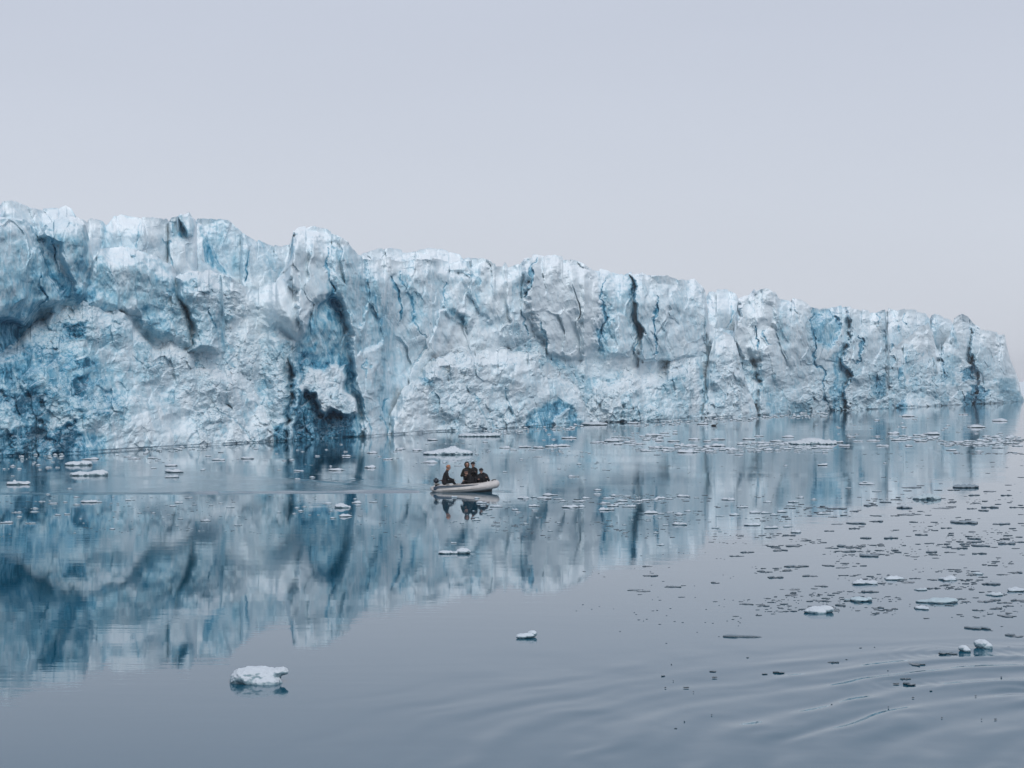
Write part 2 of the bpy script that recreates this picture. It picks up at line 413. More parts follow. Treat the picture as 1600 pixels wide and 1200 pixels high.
# blocks: outline, push (px, minus = towards the viewer), softness, tilt x, tilt y, blue, dirt
BLOCKS = [
    # left buttress, its overhang and the split tower beside it
    ([(-60, 330), (40, 338), (52, 352), (56, 385), (75, 430), (103, 470), (62, 478), (40, 505), (-60, 505)], -34, 10, 0.10, 0.05, 0.16, 0.05),
    ([(-60, 500), (30, 502), (62, 490), (66, 520), (20, 545), (-60, 540)], 18, 10, 0, 0, 0.42, 0.0),  # deep shadow under the overhang, put into the blue tint
    ([(54, 378), (70, 372), (92, 392), (108, 430), (113, 468), (92, 462), (70, 415)], 14, 6, -0.25, 0, 0.34, 0.0),
    ([(95, 338), (133, 344), (137, 400), (133, 462), (116, 468), (110, 425), (94, 385), (60, 372), (66, 350)], -18, 7, 0.2, 0.05, 0.14, 0.08),
    # dome beyond the tower
    ([(130, 472), (143, 440), (140, 408), (152, 392), (200, 386), (240, 397), (268, 412), (273, 432), (292, 470), (302, 545), (240, 525), (200, 498)], -14, 18, -0.05, -0.05, 0.16, 0.03),
    # row of seracs set back behind the dome
    ([(268, 345), (286, 340), (284, 372), (266, 374)], 16, 5, 0, 0, 0.42, 0.0),
    ([(284, 334), (302, 328), (304, 350), (292, 368), (284, 368)], -12, 4, 0.3, 0, 0.18, 0.0),
    ([(306, 340), (352, 338), (384, 368), (388, 400), (378, 434), (344, 430), (328, 402), (315, 375)], 22, 5, -0.30, 0, 0.16, 0.0),
    ([(306, 342), (318, 374), (336, 410), (346, 428), (338, 430), (322, 410), (308, 376)], 14, 5, 0, 0, 0.45, 0.0),  # shaded left face of the block, its shadow coloured in blue
    # rubble apron in front of it
    ([(272, 432), (300, 424), (345, 426), (352, 470), (345, 520), (335, 545), (300, 548), (290, 480)], -22, 10, 0.1, -0.1, 0.08, 0.02),
    # white avalanche chute
    ([(372, 470), (384, 500), (382, 545), (372, 572), (358, 560), (360, 510)], 14, 8, 0, 0, -0.2, 0.0),
    # blue hollows low on the left
    ([(20, 618), (60, 612), (72, 640), (52, 655), (24, 648)], 10, 10, 0, 0, 0.55, 0.0),
    ([(85, 665), (118, 655), (126, 685), (118, 702), (84, 700)], 12, 9, 0, 0, 0.6, 0.0),
    ([(-60, 668), (40, 672), (160, 680), (165, 712), (-60, 730)], 8, 12, 0, 0, 0.45, 0.05),
    ([(60, 615), (84, 618), (80, 660), (48, 700), (30, 704), (58, 660)], 4, 8, 0, 0, 0.3, 0.40),
    ([(100, 502), (140, 500), (136, 530), (108, 528)], 10, 8, 0, 0, 0.55, 0.0),
    ([(115, 590), (142, 584), (140, 610), (120, 612)], 10, 6, 0, 0, 0.62, 0.0),
    ([(118, 562), (136, 560), (140, 574), (122, 576)], 6, 4, 0, 0, 0.6, 0.0),
    ([(-30, 545), (60, 530), (150, 560), (240, 640), (150, 660), (60, 620), (-30, 640)], -4, 30, 0, 0, 0.22, 0.0),
    # centre tower
    ([(455, 420), (456, 350), (500, 340), (548, 370), (572, 398), (590, 470), (602, 560), (614, 690), (560, 690), (556, 560), (530, 470), (500, 470), (470, 520), (455, 470)], -17, 10, 0.06, 0, 0.05, 0.02),
    ([(520, 385), (550, 380), (572, 400), (588, 470), (594, 540), (566, 560), (545, 490), (528, 450)], 10, 8, 0.35, 0, 0.16, 0.02),
    # its cave
    ([(448, 575), (464, 530), (482, 502), (502, 470), (522, 454), (532, 475), (546, 515), (560, 560), (562, 610), (560, 700), (464, 700), (449, 640)], 24, 9, 0, 0, 0.34, 0.0),
    ([(470, 556), (510, 548), (545, 560), (552, 592), (520, 575), (480, 578), (468, 600)], 7, 8, 0, 0, 0.20, 0.0),
    ([(464, 608), (474, 588), (486, 577), (500, 582), (512, 570), (528, 575), (542, 568), (547, 590), (540, 606), (548, 622), (550, 642), (530, 650), (512, 646), (500, 656), (492, 642), (486, 622), (476, 614)], -22, 6, 0, -0.15, -0.42, 0.0),
    ([(454, 560), (464, 545), (470, 590), (466, 690), (456, 690)], -28, 5, 0, 0, -0.12, 0.0),
    ([(464, 652), (545, 640), (552, 682), (466, 686)], 4, 5, 0, 0, 0.42, 0.0),
    ([(535, 575), (556, 560), (558, 610), (545, 614)], 3, 6, 0, 0, 0.18, 0.0),
    ([(462, 606), (488, 612), (490, 650), (464, 655)], 4, 5, 0, 0, 0.34, 0.0),
    ([(424, 694), (430, 666), (445, 660), (456, 672), (456, 700)], 14, 5, 0, 0, 0.6, 0.1),
    ([(455, 690), (490, 676), (520, 672), (548, 684), (548, 700), (455, 700)], -18, 6, 0, 0, -0.35, 0.0),
    ([(512, 452), (524, 440), (536, 480), (534, 510), (520, 500)], 6, 6, 0, 0, 0.26, 0.0),
    # fluted wall right of it
    ([(566, 440), (590, 420), (640, 430), (700, 440), (720, 500), (668, 535), (640, 575), (612, 640), (600, 560)], 8, 14, 0, 0, 0.10, 0.0),
    ([(620, 545), (652, 535), (668, 520), (670, 545), (655, 560), (642, 577), (626, 578)], 10, 6, 0, 0, 0.0, 0.38),
    ([(706, 484), (720, 478), (730, 498), (714, 510)], 10, 8, 0, 0, 0.40, 0.4),  # dark cavity, coloured darker by the blue and dirt tints
    ([(690, 470), (708, 450), (730, 470), (740, 500), (726, 520), (704, 505)], -10, 7, -0.2, 0.1, 0.12, 0.08),
    ([(655, 400), (700, 405), (735, 430), (700, 452), (670, 440)], 10, 8, 0, 0, 0.14, 0.15),
    # lower front mass with its own crest
    ([(655, 588), (672, 582), (676, 602), (660, 606)], 8, 7, 0, 0, 0.42, 0.0),
    ([(612, 640), (622, 606), (655, 590), (664, 612), (670, 640), (640, 672), (600, 684)], -12, 8, 0.1, 0, -0.08, 0.0),
    # blue grotto at the waterline
    ([(828, 676), (830, 646), (850, 632), (872, 624), (893, 638), (926, 660), (926, 672)], 12, 9, 0, 0, 0.46, 0.05),
    ([(868, 668), (872, 648), (884, 642), (900, 660), (900, 672)], -12, 5, 0, 0, -0.30, 0.0),
    # great dome and the split block right of it
    ([(814, 462), (820, 398), (870, 390), (926, 420), (940, 470), (944, 540), (900, 560), (862, 552), (830, 500)], -20, 10, 0.06, 0.06, -0.10, 0.0),
    ([(812, 405), (840, 396), (832, 428), (816, 464), (808, 450)], 12, 4, 0, 0, 0.20, 0.0),
    ([(940, 425), (985, 418), (988, 470), (990, 560), (946, 560)], -6, 5, -0.15, 0, 0.20, 0.0),
    ([(990, 428), (1060, 430), (1094, 438), (1106, 470), (1110, 525), (1090, 560), (1030, 560), (1004, 560), (992, 470)], -16, 5, 0.22, 0, 0.13, 0.0),
    # lower crest under the blocks
    ([(970, 665), (985, 606), (1010, 598), (1040, 592), (1055, 580), (1076, 598), (1094, 665)], -12, 6, 0, 0, 0.16, 0.20),
    ([(920, 570), (965, 565), (975, 590), (940, 605)], 10, 6, 0, 0, 0.28, 0.06),
    # right-hand blocks
    ([(1148, 540), (1156, 462), (1190, 446), (1214, 458), (1220, 500), (1216, 560), (1160, 570)], -10, 6, 0.12, 0.05, -0.06, 0.0),
    ([(1216, 470), (1266, 476), (1274, 540), (1286, 600), (1296, 650), (1180, 655), (1190, 570)], -10, 8, 0.1, 0, 0.05, 0.06),
    ([(1232, 645), (1240, 628), (1265, 620), (1290, 636), (1290, 652), (1230, 652)], 12, 5, 0, 0, 0.30, 0.45),
    ([(1269, 482), (1302, 478), (1312, 500), (1304, 546), (1278, 532)], 16, 5, 0.1, 0, 0.40, 0.0),
    ([(1326, 480), (1384, 482), (1382, 560), (1390, 640), (1330, 640), (1322, 560)], -14, 6, 0.18, 0, 0.06, 0.03),
    ([(1300, 560), (1324, 540), (1330, 600), (1324, 645), (1305, 645)], 10, 5, 0, 0, 0.35, 0.0),
    ([(1384, 575), (1410, 566), (1416, 628), (1386, 632)], 14, 5, 0, 0, 0.52, 0.03),
    ([(1362, 588), (1382, 584), (1382, 622), (1364, 622)], 8, 5, 0, 0, 0.35, 0.1),
    ([(1482, 512), (1500, 490), (1516, 494), (1526, 540), (1522, 570), (1500, 560), (1488, 540)], 18, 4, 0.25, 0, 0.05, 0.0),
    ([(1520, 508), (1574, 522), (1600, 600), (1600, 640), (1530, 640), (1524, 560)], -10, 5, 0.2, 0, 0.06, 0.05),
    ([(1506, 572), (1520, 570), (1522, 594), (1508, 592)], 14, 3, 0, 0, 0.62, 0.0),
    ([(1512, 604), (1542, 604), (1544, 636), (1510, 636)], 12, 4, 0, 0, 0.60, 0.05),
    ([(1562, 596), (1576, 586), (1596, 600), (1600, 640), (1562, 636)], 6, 5, 0, 0, 0.30, 0.40),
    ([(1466, 545), (1500, 560), (1490, 600), (1470, 600)], 6, 8, 0, 0, 0.25, 0.05),
]
# gullies: line, half width, depth
GULLIES = [([(143, 340), (132, 385), (140, 425), (130, 465)], 9, 18), ([(400, 374), (425, 410), (445, 450)], 16, 22), ([(455, 380), (446, 440)], 9, 14), ([(166, 345), (163, 390)], 6, 18),
           ([(574, 398), (592, 470), (600, 560), (606, 640)], 9, 18), ([(648, 392), (640, 440), (650, 500)], 9, 14), ([(735, 404), (742, 450), (760, 500)], 10, 20), ([(800, 418), (806, 455), (800, 520)], 9, 24),
           ([(930, 424), (940, 480), (946, 545)], 8, 22), ([(1106, 456), (1110, 500)], 7, 26), ([(1152, 464), (1146, 505), (1150, 545)], 8, 22), ([(1217, 468), (1224, 530)], 8, 14), ([(1266, 478), (1274, 530)], 7, 22),
           ([(1318, 478), (1322, 540)], 8, 16), ([(1384, 484), (1386, 545)], 7, 24), ([(1456, 494), (1462, 545)], 6, 24), ([(1484, 500), (1488, 545)], 5, 22), ([(1522, 510), (1526, 570)], 5, 22), ([(872, 560), (905, 600), (920, 650)], 12, 18),
           ([(348, 440), (352, 500), (350, 560)], 10, 20), ([(52, 345), (60, 400), (84, 450)], 6, 20), ([(985, 425), (990, 470)], 6, 20), ([(1094, 545), (1100, 620)], 8, 16), ([(240, 530), (300, 560), (330, 600)], 12, 14), ([(1100, 560), (1180, 580), (1230, 640)], 10, 14)]
# cracks: line, half width, depth, blue
CRACKS = [
    ([(78, 374), (90, 398), (103, 428)], 1.6, 20, 0.75), ([(60, 425), (64, 445), (72, 458), (60, 475)], 1.3, 16, 0.6),
    ([(262, 378), (265, 400), (269, 432)], 1.8, 22, 0.6), ([(218, 345), (220, 390)], 1.2, 10, 0.35), ([(387, 392), (379, 418), (378, 440)], 1.6, 22, 0.8), ([(325, 478), (338, 500), (345, 512)], 1.4, 14, 0.6),
    ([(300, 520), (299, 545)], 2.0, 14, 0.6), ([(457, 365), (456, 412)], 1.6, 20, 0.5), ([(516, 388), (519, 420), (526, 458)], 1.7, 22, 0.6), ([(560, 605), (566, 640), (578, 684)], 1.2, 12, 0.6),
    ([(597, 650), (600, 684)], 0.9, 10, 0.5), ([(622, 438), (623, 470), (626, 505)], 2.2, 26, 0.85), ([(630, 425), (640, 470), (648, 505), (664, 528)], 1.6, 16, 0.45), ([(577, 560), (578, 590)], 1.2, 12, 0.5),
    ([(664, 530), (668, 540), (650, 560), (642, 574)], 1.6, 16, 0.3), ([(603, 640), (612, 622)], 2.0, 16, 0.6), ([(735, 605), (755, 640), (775, 668)], 1.2, 12, 0.5), ([(785, 605), (798, 640), (808, 668)], 1.4, 12, 0.5),
    ([(838, 402), (828, 430), (825, 442), (814, 464)], 2.6, 30, 0.75), ([(819, 488), (821, 508), (824, 526)], 2.2, 26, 0.75), ([(844, 502), (852, 525), (858, 545), (863, 562)], 1.6, 20, 0.65),
    ([(943, 436), (937, 455), (939, 470), (943, 500), (942, 545)], 2.0, 26, 0.85), ([(991, 432), (988, 450), (994, 466)], 3.0, 28, 0.75), ([(1028, 464), (1025, 495), (1021, 520), (1023, 552)], 2.2, 28, 0.92),
    ([(983, 470), (988, 510), (990, 545)], 1.4, 14, 0.45), ([(996, 530), (994, 552)], 1.4, 16, 0.8), ([(912, 612), (915, 635)], 1.8, 12, 0.4), ([(1148, 470), (1144, 520)], 1.4, 14, 0.5),
    ([(1184, 508), (1188, 525), (1187, 548)], 1.7, 22, 0.9), ([(1200, 518), (1208, 538)], 1.2, 14, 0.7), ([(1267, 480), (1272, 520), (1279, 560), (1288, 605)], 2.6, 30, 0.85), ([(1290, 605), (1298, 640)], 1.5, 18, 0.8),
    ([(1336, 524), (1343, 545), (1340, 560), (1335, 568)], 3.0, 32, 0.92), ([(1398, 525), (1393, 550)], 1.8, 24, 0.9), ([(1405, 500), (1402, 515)], 1.0, 12, 0.6), ([(1415, 488), (1415, 500)], 1.3, 12, 0.8),
    ([(1422, 548), (1420, 570)], 1.0, 12, 0.6), ([(1470, 560), (1474, 600)], 1.8, 20, 0.7), ([(1108, 560), (1100, 630)], 1.2, 14, 0.4), ([(1300, 482), (1304, 500)], 2.0, 14, 0.5), ([(1370, 490), (1366, 505)], 1.4, 12, 0.6),
    ([(700, 440), (690, 462), (700, 478)], 1.6, 18, 0.5), ([(735, 428), (748, 445)], 1.4, 14, 0.4), ([(200, 560), (230, 575), (262, 570)], 1.2, 10, 0.3), ([(330, 640), (370, 655), (388, 690)], 1.4, 12, 0.25),
]

def poly_sdf(x, y, pts):
    p = np.array(pts, float); n = len(p)
    d = np.full(x.shape, 1e18); s = np.ones(x.shape)
    for i in range(n):
        a, b = p[i], p[i - 1]
        ex, ey = b - a
        wx, wy = x - a[0], y - a[1]
        t = np.clip((wx * ex + wy * ey) / (ex * ex + ey * ey), 0, 1)
        d = np.minimum(d, (wx - ex * t) ** 2 + (wy - ey * t) ** 2)
        c1, c2, c3 = y >= a[1], y < b[1], ex * wy > ey * wx
        s = np.where((c1 & c2 & c3) | (~c1 & ~c2 & ~c3), -s, s)
    return s * np.sqrt(d)

# where the front wall stops and seracs further back show over it
FRONT_CUTS = [[(-60, 345), (0, 337), (40, 344), (50, 354), (60, 362), (72, 350), (95, 339), (115, 337), (128, 343), (134, 352), (146, 396), (156, 391), (200, 387), (240, 398), (268, 412), (276, 430), (300, 424), (345, 427),
               (380, 446), (400, 451), (430, 440), (446, 420), (457, 372)],
              [(566, 400), (580, 404), (600, 403), (630, 408), (650, 402), (670, 405), (700, 410), (736, 407)],
              [(1104, 468), (1108, 505), (1122, 513), (1146, 520), (1153, 468)],
              [(1384, 490), (1390, 535), (1404, 538), (1430, 516), (1450, 505), (1456, 520), (1464, 546), (1484, 524), (1490, 502)]]
# heaps and slumped masses standing in front of the wall: crest line, push towards the viewer (px)
APRONS = [([(-300, 540), (-150, 515), (-60, 522), (0, 534), (22, 524), (60, 480), (105, 468), (150, 474), (182, 482), (205, 500), (240, 522), (300, 546), (345, 562), (385, 590), (415, 630), (428, 665), (436, 712)], 46),
          ([(592, 700), (604, 660), (613, 640), (628, 610), (645, 585), (682, 557), (722, 549), (780, 541), (832, 552), (862, 573), (884, 590), (906, 612), (922, 650), (930, 690)], 40),
          ([(896, 690), (912, 620), (926, 592), (960, 563), (1000, 572), (1030, 570), (1055, 560), (1094, 546), (1108, 580), (1118, 625), (1124, 685)], 34),
          ([(1086, 690), (1098, 620), (1108, 560), (1118, 515), (1130, 516), (1146, 523), (1156, 560), (1166, 600), (1182, 640), (1192, 690)], 52),
          ([(1390, 670), (1398, 600), (1404, 546), (1430, 515), (1450, 505), (1458, 520), (1467, 572), (1476, 620), (1484, 670)], 30),
          ([(268, 560), (273, 436), (285, 428), (300, 424), (330, 425), (346, 432), (352, 470), (354, 520), (352, 580)], 26)]
BACK = [(-66, 139), (133, 266), (262, 309), (303, 384), (374, 459), (560, 655), (645, 742), (1100, 1156), (1380, 1456), (1450, 1491)]

def apron_crest(i, x):
    px, py = zip(*APRONS[i][0])
    return np.interp(x, px, py, left=900, right=900)

def front_crest(xs):
    cr = np.interp(xs, *zip(*CREST))
    for seg in FRONT_CUTS:
        px, py = zip(*seg)
        m = (xs >= px[0]) & (xs <= px[-1])
        cr[m] = np.maximum(cr[m], np.interp(xs[m], px, py))
    return cr

def owner(x, y):
    """which sheet a feature at this point belongs to"""
    for i in (5, 4, 3, 2, 1, 0):
        px = APRONS[i][0]
        if px[0][0] < x < px[-1][0] and y > apron_crest(i, np.array([x]))[0] + 2: return 'a%d' % i
    return 'b' if y < front_crest(np.array([float(x)]))[0] - 1 else 'm'

def sheet(key, xs, cr, bottom, extra, slope0, rub_fixed, shoulder, n_back, back_len, smooth_ends=0):
    """one mass of ice: a steep face from bottom to crest, running back from its crest; features of BLOCKS, GULLIES and CRACKS that lie on it"""
    wlv = np.interp(xs, *zip(*WATERLINE)); D0 = depth_at(wlv)
    k = (D0 / (0.0583 * F)) ** 0.6
    xall = np.arange(-320, 1640, 2.0)
    Uall = np.cumsum(2.0 * (depth_at(np.interp(xall, *zip(*WATERLINE))) / (0.0583 * F)) ** 0.6)
    U = np.interp(xs, xall, Uall)
    sd = {'m': 0, 'b': 400}.get(key[0], 200 + 7 * (ord(key[-1]) - 48))
    oc, tc_, ec, qc, fc = worley_facets(U / 30 + 0.5 * fbm(U / 30, U * 0, 2, 6 + sd), U * 0 + 0.5, 36 + sd)
    edge = smooth(1600, 1560, xs)
    cr = cr + edge * (1.6 * oc + 4.5 * tc_ + 1.5 * smooth(0.10, 0.0, ec) + 1.1 * fbm(xs * 0.2, xs * 0 + 3.3, 3, 5 + sd) + (3.0 * fbm(U / 12, U * 0, 3, 8 + sd) if key[0] == 'a' else 0))
    bottom = np.maximum(bottom, cr + 3)
    NR = int(max(40, np.max(bottom - cr) / 1.12))
    t = np.linspace(0, 1, NR)[:, None]
    Yp = bottom[None, :] * (1 - t) + cr[None, :] * t
    Xp = np.repeat(xs[None, :], NR, 0)
    UU = np.repeat(U[None, :], NR, 0); VV = (wlv[None, :] - Yp) * k[None, :]
    N = lambda *a, **kw: fbm(*a, **kw)
    top = np.clip((Yp - cr[None, :]) / 60.0 + 0.12 * fbm(UU / 20, VV / 16, 3, 16) * smooth(0, 12, Yp - cr[None, :]), 0, 1)   # 0 at the crest
    hgt = 1 - top
    # irregular edges: bend the coordinates in which blocks and cracks are laid out
    wxp = Xp + 15.0 * fbm(UU / 46, VV / 46, 3, 11) + 2.8 * fbm(UU / 8, VV / 8, 2, 12)
    wyp = Yp + 10.0 * fbm(UU / 46, VV / 46, 3, 13) + 2.2 * fbm(UU / 8, VV / 8, 2, 14)
    if rub_fixed is None:
        rub = smooth(-22, 30, wyp - np.interp(xs, *zip(*MIDLINE))[None, :])
    else: rub = np.full(Yp.shape, rub_fixed)
    up = 1 - rub
    slope = slope0 * (1 + 0.5 * fbm(UU / 120, VV / 200, 2, 15))
    R = extra[None, :] + slope * (wlv[None, :] - wyp) * (1 + 1.6 * rub)
    blue = np.full(R.shape, 0.045); dirt = np.zeros(R.shape)
    for pts, amp, soft, tx, ty, bl, di in BLOCKS:
        p = np.array(pts, float)
        if owner(*p.mean(0)) != key: continue
        pts = [(a_, b_ + 45 if b_ > np.interp(a_, *zip(*WATERLINE)) - 14 else b_) for a_, b_ in pts]    # blocks stand on the sea bed
        p = np.array(pts, float); mg = soft + 8
        m = (wxp > p[:, 0].min() - mg) & (wxp < p[:, 0].max() + mg) & (wyp > p[:, 1].min() - mg) & (wyp < p[:, 1].max() + mg)
        if not m.any(): continue
        x, y = wxp[m], wyp[m]
        d = poly_sdf(x, y, pts)
        f = smooth(soft * 0.35, -soft * 1.0, d)
        amp = amp * (2.0 if amp < 0 else 0.6)
        c = p.mean(0)
        R[m] += f * (amp + 2.4 * (tx * (x - c[0]) + ty * (y - c[1])))
        g = smooth(soft * 0.45, -soft * 0.55, d)
        blue[m] += g * bl; dirt[m] += g * di
    # fracture facets at several sizes
    o1, t1, e1, q1, f1 = worley_facets(UU / 36 + 0.55 * fbm(UU / 60, VV / 60, 3, 21 + sd) + 0.10 * VV / 60, VV / 105 + 0.25 * fbm(UU / 30, VV / 30, 3, 28), 31 + sd)
    o2, t2, e2, q2, f2 = worley_facets(UU / 19 + 0.3 * fbm(UU / 22, VV / 22, 2, 22), VV / 30 + 0.3 * fbm(UU / 22, VV / 22, 2, 23), 32 + sd)
    o3, t3, e3, q3, f3 = worley_facets(UU / 7.5 + 0.4 * fbm(UU / 9, VV / 9, 2, 24), VV / 8.5 + 0.3 * fbm(UU / 9, VV / 9, 2, 25), 33 + sd)
    o4, t4, e4, q4, f4 = worley_facets(UU / 13 + 0.5 * fbm(UU / 14, VV / 14, 2, 26), VV / 12 + 0.5 * fbm(UU / 14, VV / 14, 2, 27), 34 + sd)
    puff = lambda f, r: np.sqrt(np.clip(1 - (f / r) ** 2, 0, 1))
    sm = smooth(-0.28, 0.30, fbm(UU / 85, VV / 65, 3, 40 + sd))           # 0 = wind-smoothed snow, 1 = broken ice
    det = 0.45 + 0.80 * sm
    R += (6.5 * o1 + 27 * t1) * (0.30 + 0.70 * smooth(0, 0.16, e1)) * (0.30 + 0.70 * up) * (1 - 0.40 * smooth(1050, 1300, Xp))
    R += (3.2 * o2 + 13.0 * t2) * (0.35 + 0.65 * smooth(0, 0.16, e2)) * (0.18 + 0.82 * rub) * det
    R += (0.9 * o3 + 3.4 * t3) * (0.10 + 0.90 * rub) * det
    R -= rub * det * (4.0 * puff(f2, 0.85) + 3.2 * puff(f4, 0.8) + 1.8 * puff(f3, 0.8))
    R -= 30.0 * rub * fbm(UU / 70, VV / 50, 4, 41 + sd, 0.5)
    R -= 4.6 * rub * det * fbm(UU / 9, VV / 8, 4, 43, 0.62)
    # broad columns and flutes of the free-standing faces
    R += 40.0 * fbm(UU / 85 + 0.004 * VV, VV / 240, 3, 48 + sd, 0.5)
    R += 6.5 * up * fbm(UU / 15 + 0.03 * VV + 0.4 * fbm(UU / 40, VV / 40, 2, 49), VV / 95, 4, 44 + sd, 0.6)
    R += 18.0 * up * fbm(UU / 50, VV / 48, 3, 45 + sd, 0.5)
    R += 1.8 * up * det * fbm(UU / 9, VV / 16, 3, 52, 0.55)
    R += 0.9 * det * fbm(UU / 4.2, VV / 5.5, 3, 46, 0.6)
    # rounded, snow-loaded shoulders
    R += shoulder * (0.5 + smooth(-0.3, 0.4, fbm(UU / 50, VV * 0, 2, 53 + sd))) * smooth(0.15 + 0.35 * vnoise(UU / 30, VV * 0, seed=54), 1.0, hgt) ** 2.2
    # gullies that part one tower from the next
    for pts, hw, dep in GULLIES:
        p = np.array(pts, float); mg = hw * 3
        if owner(*p.mean(0)) != key: continue
        m = (wxp > p[:, 0].min() - mg) & (wxp < p[:, 0].max() + mg) & (wyp > p[:, 1].min() - mg) & (wyp < p[:, 1].max() + mg)
        x, y = wxp[m], wyp[m]
        best = np.full(x.shape, 1e9)
        for i in range(len(p) - 1):
            ex, ey = p[i + 1] - p[i]
            tt = np.clip(((x - p[i, 0]) * ex + (y - p[i, 1]) * ey) / (ex * ex + ey * ey), 0, 1)
            best = np.minimum(best, np.hypot(x - p[i, 0] - ex * tt, y - p[i, 1] - ey * tt))
        gf = np.exp(-(best / hw) ** 1.6)
        far = float(smooth(900, 1200, p[:, 0].mean()))
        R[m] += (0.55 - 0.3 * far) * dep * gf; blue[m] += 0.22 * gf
    # waves cut a low notch along the waterline
    R += 5.0 * smooth(2.4, 0.6, VV) * (0.55 + 0.45 * vnoise(UU / 30, VV * 0, seed=47))
    for pts, hw, dep, bl in CRACKS:
        p = np.array(pts, float); mg = 10
        if owner(*p.mean(0)) != key: continue
        m = (wxp > p[:, 0].min() - mg) & (wxp < p[:, 0].max() + mg) & (wyp > p[:, 1].min() - mg) & (wyp < p[:, 1].max() + mg)
        if not m.any(): continue
        x, y = wxp[m], wyp[m]
        seg = np.hypot(*np.diff(p, axis=0).T); cum = np.concatenate([[0], np.cumsum(seg)]); L = cum[-1]
        best = np.full(x.shape, 1e9); par = np.zeros(x.shape)
        for i in range(len(p) - 1):
            ex, ey = p[i + 1] - p[i]
            tt = np.clip(((x - p[i, 0]) * ex + (y - p[i, 1]) * ey) / (ex * ex + ey * ey), 0, 1)
            dd = np.hypot(x - p[i, 0] - ex * tt, y - p[i, 1] - ey * tt)
            s = dd < best
            best = np.where(s, dd, best); par = np.where(s, (cum[i] + tt * seg[i]) / L, par)
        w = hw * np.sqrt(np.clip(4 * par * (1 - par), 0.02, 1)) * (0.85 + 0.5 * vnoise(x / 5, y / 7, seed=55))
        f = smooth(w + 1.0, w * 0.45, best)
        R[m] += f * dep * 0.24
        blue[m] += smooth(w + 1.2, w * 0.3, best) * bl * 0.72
    # tint of freshly broken facets and broad blue parts of the front
    blue += 0.14 * (q1 - 0.45) + 0.14 * smooth(0.80, 0.95, q2) * rub + 0.14 * smooth(0.82, 1.0, q3) * rub
    for cx, cy, r, a in ((40, 600, 190, 0.15), (120, 520, 120, 0.08), (510, 560, 90, 0.10), (1300, 540, 60, 0.10), (1400, 590, 60, 0.08), (860, 630, 60, 0.08), (-150, 560, 200, 0.18), (230, 480, 90, 0.06), (1520, 590, 50, 0.08), (40, 430, 110, 0.10)):
        blue += a * np.exp(-((Xp - cx) ** 2 + (Yp - cy) ** 2) / (r * r))
    blue -= 0.10 * smooth(0.3, 1.0, hgt)
    dirt += 0.55 * smooth(0.42, 0.75, fbm(UU / 55, VV / 22, 4, 61, 0.6)) * rub * smooth(0, 14, VV)
    dirt = np.clip(dirt, 0, 0.85) * 0.6
    rub = rub * np.clip(det, 0, 1.1)
    sc = (D0 / F)[None, :]
    if smooth_ends:                                                        # a heap falls away at both ends
        en = np.clip(np.minimum(xs - xs[0], xs[-1] - xs) / smooth_ends, 0, 1)
        R = R + 46 * (1 - np.sqrt(1 - (1 - en) ** 2))[None, :]
    D = D0[None, :] + R * sc
    X = (Xp - 800) / F * D
    Z = H - (Yp - HORIZ) / F * D
    # shelf of snow-covered ice running back from the crest
    Rb = np.linspace(0, 1, n_back + 1)[1:, None] ** 1.5
    Dt = D[-1][None, :] + back_len * Rb
    Xt = (xs[None, :] - 800) / F * Dt
    nz = fbm(Xt / 6.0, Dt / 6.0, 4, 71) * 1.6
    Zt = Z[-1][None, :] * (1 - 0.10 * Rb) - 0.9 * smooth(0, 0.02, Rb) + (nz - 1.2) * smooth(0, 0.05, Rb)
    X = np.vstack([X, Xt]); Y = np.vstack([D, Dt]); Z = np.vstack([Z, Zt])
    pad = lambda a, v: np.vstack([a, np.full((n_back, len(xs)), v)])
    return xs, np.stack([X, Y, Z], -1), np.clip(pad(blue, 0.03), 0, 1), pad(dirt, 0.0), pad(rub, 0.15)

